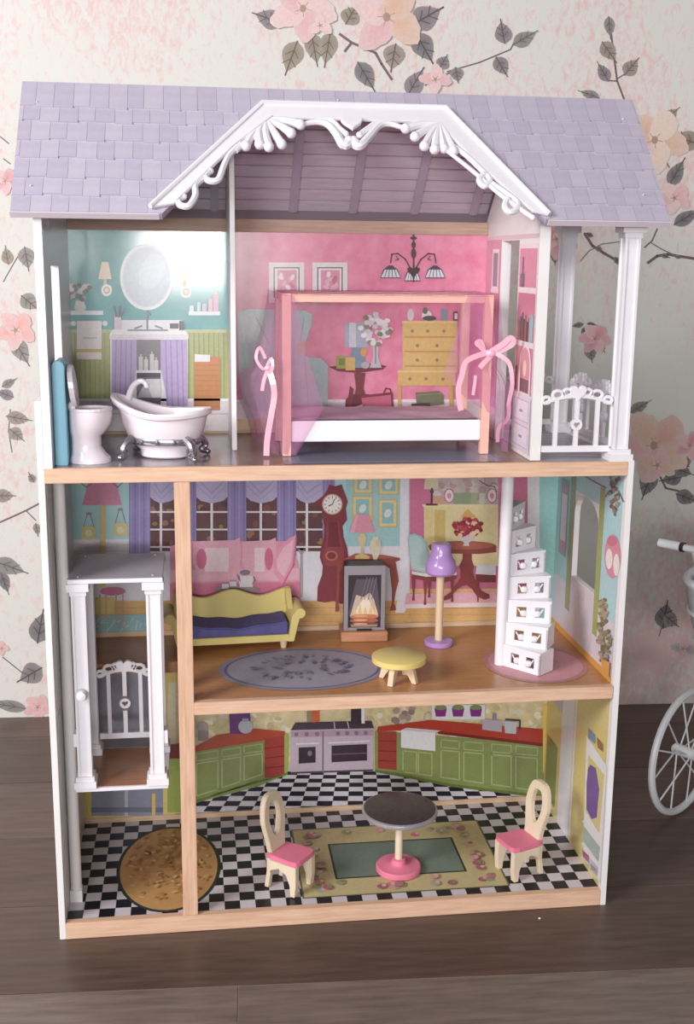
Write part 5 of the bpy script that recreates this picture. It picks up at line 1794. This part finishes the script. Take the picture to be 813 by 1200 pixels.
# ---- floor lamp
lx, ly = .6075, .2180
fl = thing('floor_lamp', 'toy floor lamp with glossy lilac shade and base on a wooden pole', 'lamp', (lx, ly, Z2 + .0006))
MB().lathe([(.0235, 0), (.0240, .002), (.0240, .0060), (.0225, .0075), (.002, .0078)]).build('base', M_PURPLE, fl)
MB().lathe([(.0066, .0079), (.0066, .1300)], n=16).build('pole', M_PALEWOOD, fl)
MB().lathe([(.0080, .1205), (.0215, .1215), (.0252, .1255), (.0256, .1350), (.0238, .1430), (.0188, .1500), (.0164, .1590), (.0160, .1700), (.0130, .1735), (.0030, .1745)]).build('shade', M_PURPLE, fl)

# ---- coffee table
ct = thing('coffee_table', 'round yellow toy coffee table on crossed pale wooden legs', 'table', (.5120, .0600, Z2 + .0006))
MB().lathe([(.0400, .0300), (.0412, .0308), (.0412, .0385), (.0402, .0393), (.002, .0394)], n=40).build('table_top', M_TABLEYEL, ct)
for a in (math.radians(-35), math.radians(55)):
    c_, s_ = math.cos(a), math.sin(a)
    P = [(-.031, 0), (-.024, 0)] + [(-.024 + .048 * i / 12, .0215 * math.sin(math.pi * i / 12) ** .8) for i in range(1, 12)] + [(.024, 0), (.031, 0), (.0265, .018), (.020, .0298), (-.020, .0298), (-.0265, .018)]
    MB().prism(P, lambda u, v, w: (u * c_ - w * s_, u * s_ + w * c_, v), -.0042, .0042).build('leg', M_PALEWOOD, ct)

# ---- bistro table
bis = thing('pedestal_table', 'round toy pedestal table with dark top and pink base in the kitchen', 'table', (.5250, .0950, Z0 + .0012))
MB().lathe([(.0345, 0), (.0365, .002), (.0365, .0085), (.0345, .0105), (.0150, .0112), (.0125, .0130), (.0110, .0200), (.0060, .0215)]).build('base', M_SEATPINK, bis)
MB().lathe([(.0062, .0212), (.0062, .1005)], n=14).build('pole', M_CREAMWOOD, bis)
tt = MB().lathe([(.0540, .1000), (.0595, .1010), (.0605, .1040), (.0600, .1075), (.0575, .1088)], n=44)
tt.build('rim', M_RIM, bis)
MB().lathe([(.0574, .1050), (.0574, .1092), (.0560, .1096), (.002, .1096)], n=44).build('table_top', M_GRANITE, bis)


# ---- chairs
def chair(label, x, y, rz):
    t = thing('toy_chair', label, 'chair', (x, y, Z0 + .0012), rz, 'kitchen chairs')
    # faces +X in its own frame
    sp_ = [(-.028, -.0215), (-.020, -.0245), (.020, -.0275), (.0305, -.0255), (.033, -.018), (.0335, 0), (.033, .018), (.0305, .0255), (.020, .0275), (-.020, .0245), (-.028, .0215)]
    MB().prism(sp_, fXY, .0505, .0585).build('seat', M_SEATPINK, t, bev=.001)
    for s in (-1, 1):
        # side frame: front leg and apron arch
        P = [(.0285, 0), (.0205, 0), (.019, .018), (.012, .034), (-.002, .040), (-.016, .034), (-.0185, .028), (-.0185, .0503), (.0305, .0503), (.0305, .020)]
        MB().prism(P, fXZ, s * .0225 - .005, s * .0225 + .005).build('side_frame', M_CREAMWOOD, t, bev=.0006)
    for s in (-1, 1):
        P = [(-.0310, 0), (-.0235, 0), (-.0190, .028), (-.0190, .0503), (-.0265, .0503), (-.0265, .028)]
        MB().prism(P, fXZ, s * .0195 - .0042, s * .0195 + .0042).build('back_leg', M_CREAMWOOD, t, bev=.0006)
    # arched backrest board with a long slot, waisted above the seat
    N = 40
    o_, i_ = [], []
    for k in range(N):
        a = 2 * math.pi * k / N
        c, s = math.cos(a), math.sin(a)
        z = .0990 + .0500 * (s if s > 0 else -abs(s) ** .6)
        wd = .0285 if z > .108 else .0285 - .0075 * min(1, (.108 - z) / .035)
        o_.append((math.copysign(abs(c) ** (.60 if s > 0 else .28), c) * wd, z))
        zi = .1085 + .0275 * (s if s > 0 else -abs(s) ** .8)
        wi = .0140 if zi > .108 else .0140 - .0045 * min(1, (.108 - zi) / .025)
        i_.append((math.copysign(abs(c) ** .7, c) * wi, zi))
    MB().ring(o_, i_, lambda u, v, w: (w - .0235 - (v - .050) * .13, u, v), -.0046, .0046).build('backrest', M_CREAMWOOD, t, bev=.0010)
    return t


chair('cream toy chair with pink seat between the oval rug and pedestal table', .3460, .0690, math.radians(-39))
chair('cream toy chair with pink seat facing left beside the kitchen side wall', .7190, .0705, math.radians(199))

# ================================================================== DOLL PRAM at the right edge
av = Vector((.605, -.793, 0)).normalized()
lv = Vector((.793, .605, 0)).normalized()
w0 = Vector((1.086, .285, 0))
pram = thing('doll_pram', 'white metal doll pram with spoked wheels beside the dollhouse', 'pram', tuple(w0 + av * .15 + lv * .16))
WR = .1195


def wheel(c, name='wheel'):
    P = [c + lv * (WR - .0065) * math.cos(a * math.pi / 20) + Vector((0, 0, (WR - .0065) * math.sin(a * math.pi / 20))) for a in range(40)]
    o = part(MB().tube(P, .0065, 8, closed=True), name, M_PRAM, pram)
    part(MB().tube([c - av * .020, c + av * .022], .0105, 12), 'hub', M_PRAM, o)
    for k in range(12):
        a = k * math.pi / 6 + .2
        b = a + (.42 if k % 2 else -.42)
        s = 1 if k % 2 else -1
        p0 = c + lv * .009 * math.cos(b) + Vector((0, 0, .009 * math.sin(b))) + av * s * .012
        p1 = c + lv * (WR - .010) * math.cos(a) + Vector((0, 0, (WR - .010) * math.sin(a)))
        part(MB().tube([p0, p1], .0016, 6), 'spoke', M_PRAM, o)
    return o


for dl in (0, .34):
    ca_ = w0 + lv * dl + Vector((0, 0, WR + .0005))
    cb_ = ca_ + av * .30
    wheel(ca_)
    wheel(cb_)
    part(MB().tube([ca_ - av * .024, cb_ + av * .024], .0060, 10), 'axle', M_PRAM, pram)
for da in (.035, .265):
    A = w0 + av * da
    part(MB().tube(smooth_path([A + Vector((0, 0, WR)) + lv * .0, A + lv * .10 + Vector((0, 0, .21)), A + lv * .24 + Vector((0, 0, .30)), A + lv * .36 + Vector((0, 0, .40))], 5), .0065, 8), 'frame_tube', M_PRAM, pram)
    part(MB().tube(smooth_path([A + lv * .34 + Vector((0, 0, WR)), A + lv * .24 + Vector((0, 0, .21)), A + lv * .10 + Vector((0, 0, .31)), A - lv * .02 + Vector((0, 0, .42)), A - lv * .088 + Vector((0, 0, .519))], 5), .0065, 8), 'frame_tube', M_PRAM, pram)
hb = w0 - lv * .090 + Vector((0, 0, .522))
hd = part(MB().tube([hb + av * .012, hb + av * .288], .0060, 10), 'handle', M_PRAM, pram)
for s0, s1 in ((-.030, .010), (.290, .330)):
    part(MB().tube([hb + av * s0, hb + av * s1], .0078, 10), 'grip', M_PRAM, hd)
part(MB().tube([hb + av * .0105, hb + av * .0170], .0086, 10), 'ring', M_DARK, hd)
# basket body
bo = w0 + av * .15 + lv * .045


def body_ring(z, hl, hw, n=32):
    out = []
    for k in range(n):
        a = 2 * math.pi * k / n
        c, s = math.cos(a), math.sin(a)
        out.append(bo + lv * (math.copysign(abs(c) ** .55, c) * hl) + av * (math.copysign(abs(s) ** .55, s) * hw) + Vector((0, 0, z)))
    return out


rings = [(.335, .150, .080), (.34, .165, .092), (.38, .190, .108), (.43, .208, .118), (.480, .220, .124), (.480, .212, .117), (.43, .200, .111), (.355, .160, .088)]
vs, fs = [], []
for (z, hl, hw) in rings:
    vs += body_ring(z, hl, hw)
for i in range(len(rings) - 1):
    for k in range(32):
        fs.append((i * 32 + k, i * 32 + (k + 1) % 32, (i + 1) * 32 + (k + 1) % 32, (i + 1) * 32 + k))
fs += [tuple(range(31, -1, -1)), tuple(range((len(rings) - 1) * 32, len(rings) * 32))]
body = part(MB().add(vs, fs, True), 'basket', M_PRAMWICK, pram)
part(MB().tube(body_ring(.483, .218, .122), .0070, 8, closed=True), 'basket_rim', M_PRAM, body)
for z, hl, hw in ((.38, .191, .109), (.43, .209, .119)):
    part(MB().tube(body_ring(z, hl, hw), .0030, 6, closed=True), 'basket_band', M_PRAM, body)

# a few crumbs on the floor in front of the house
c = atZ(632, 1077, 0)
o = MB().ball((0, 0, 0), .0022, .0016, .0014, 8).build('paper_crumb', M_WHITE)
o.location = (c.x, c.y, .0013)
o['label'] = 'tiny white crumb lying on the plank floor in front of the dollhouse'
o['category'] = 'crumb'
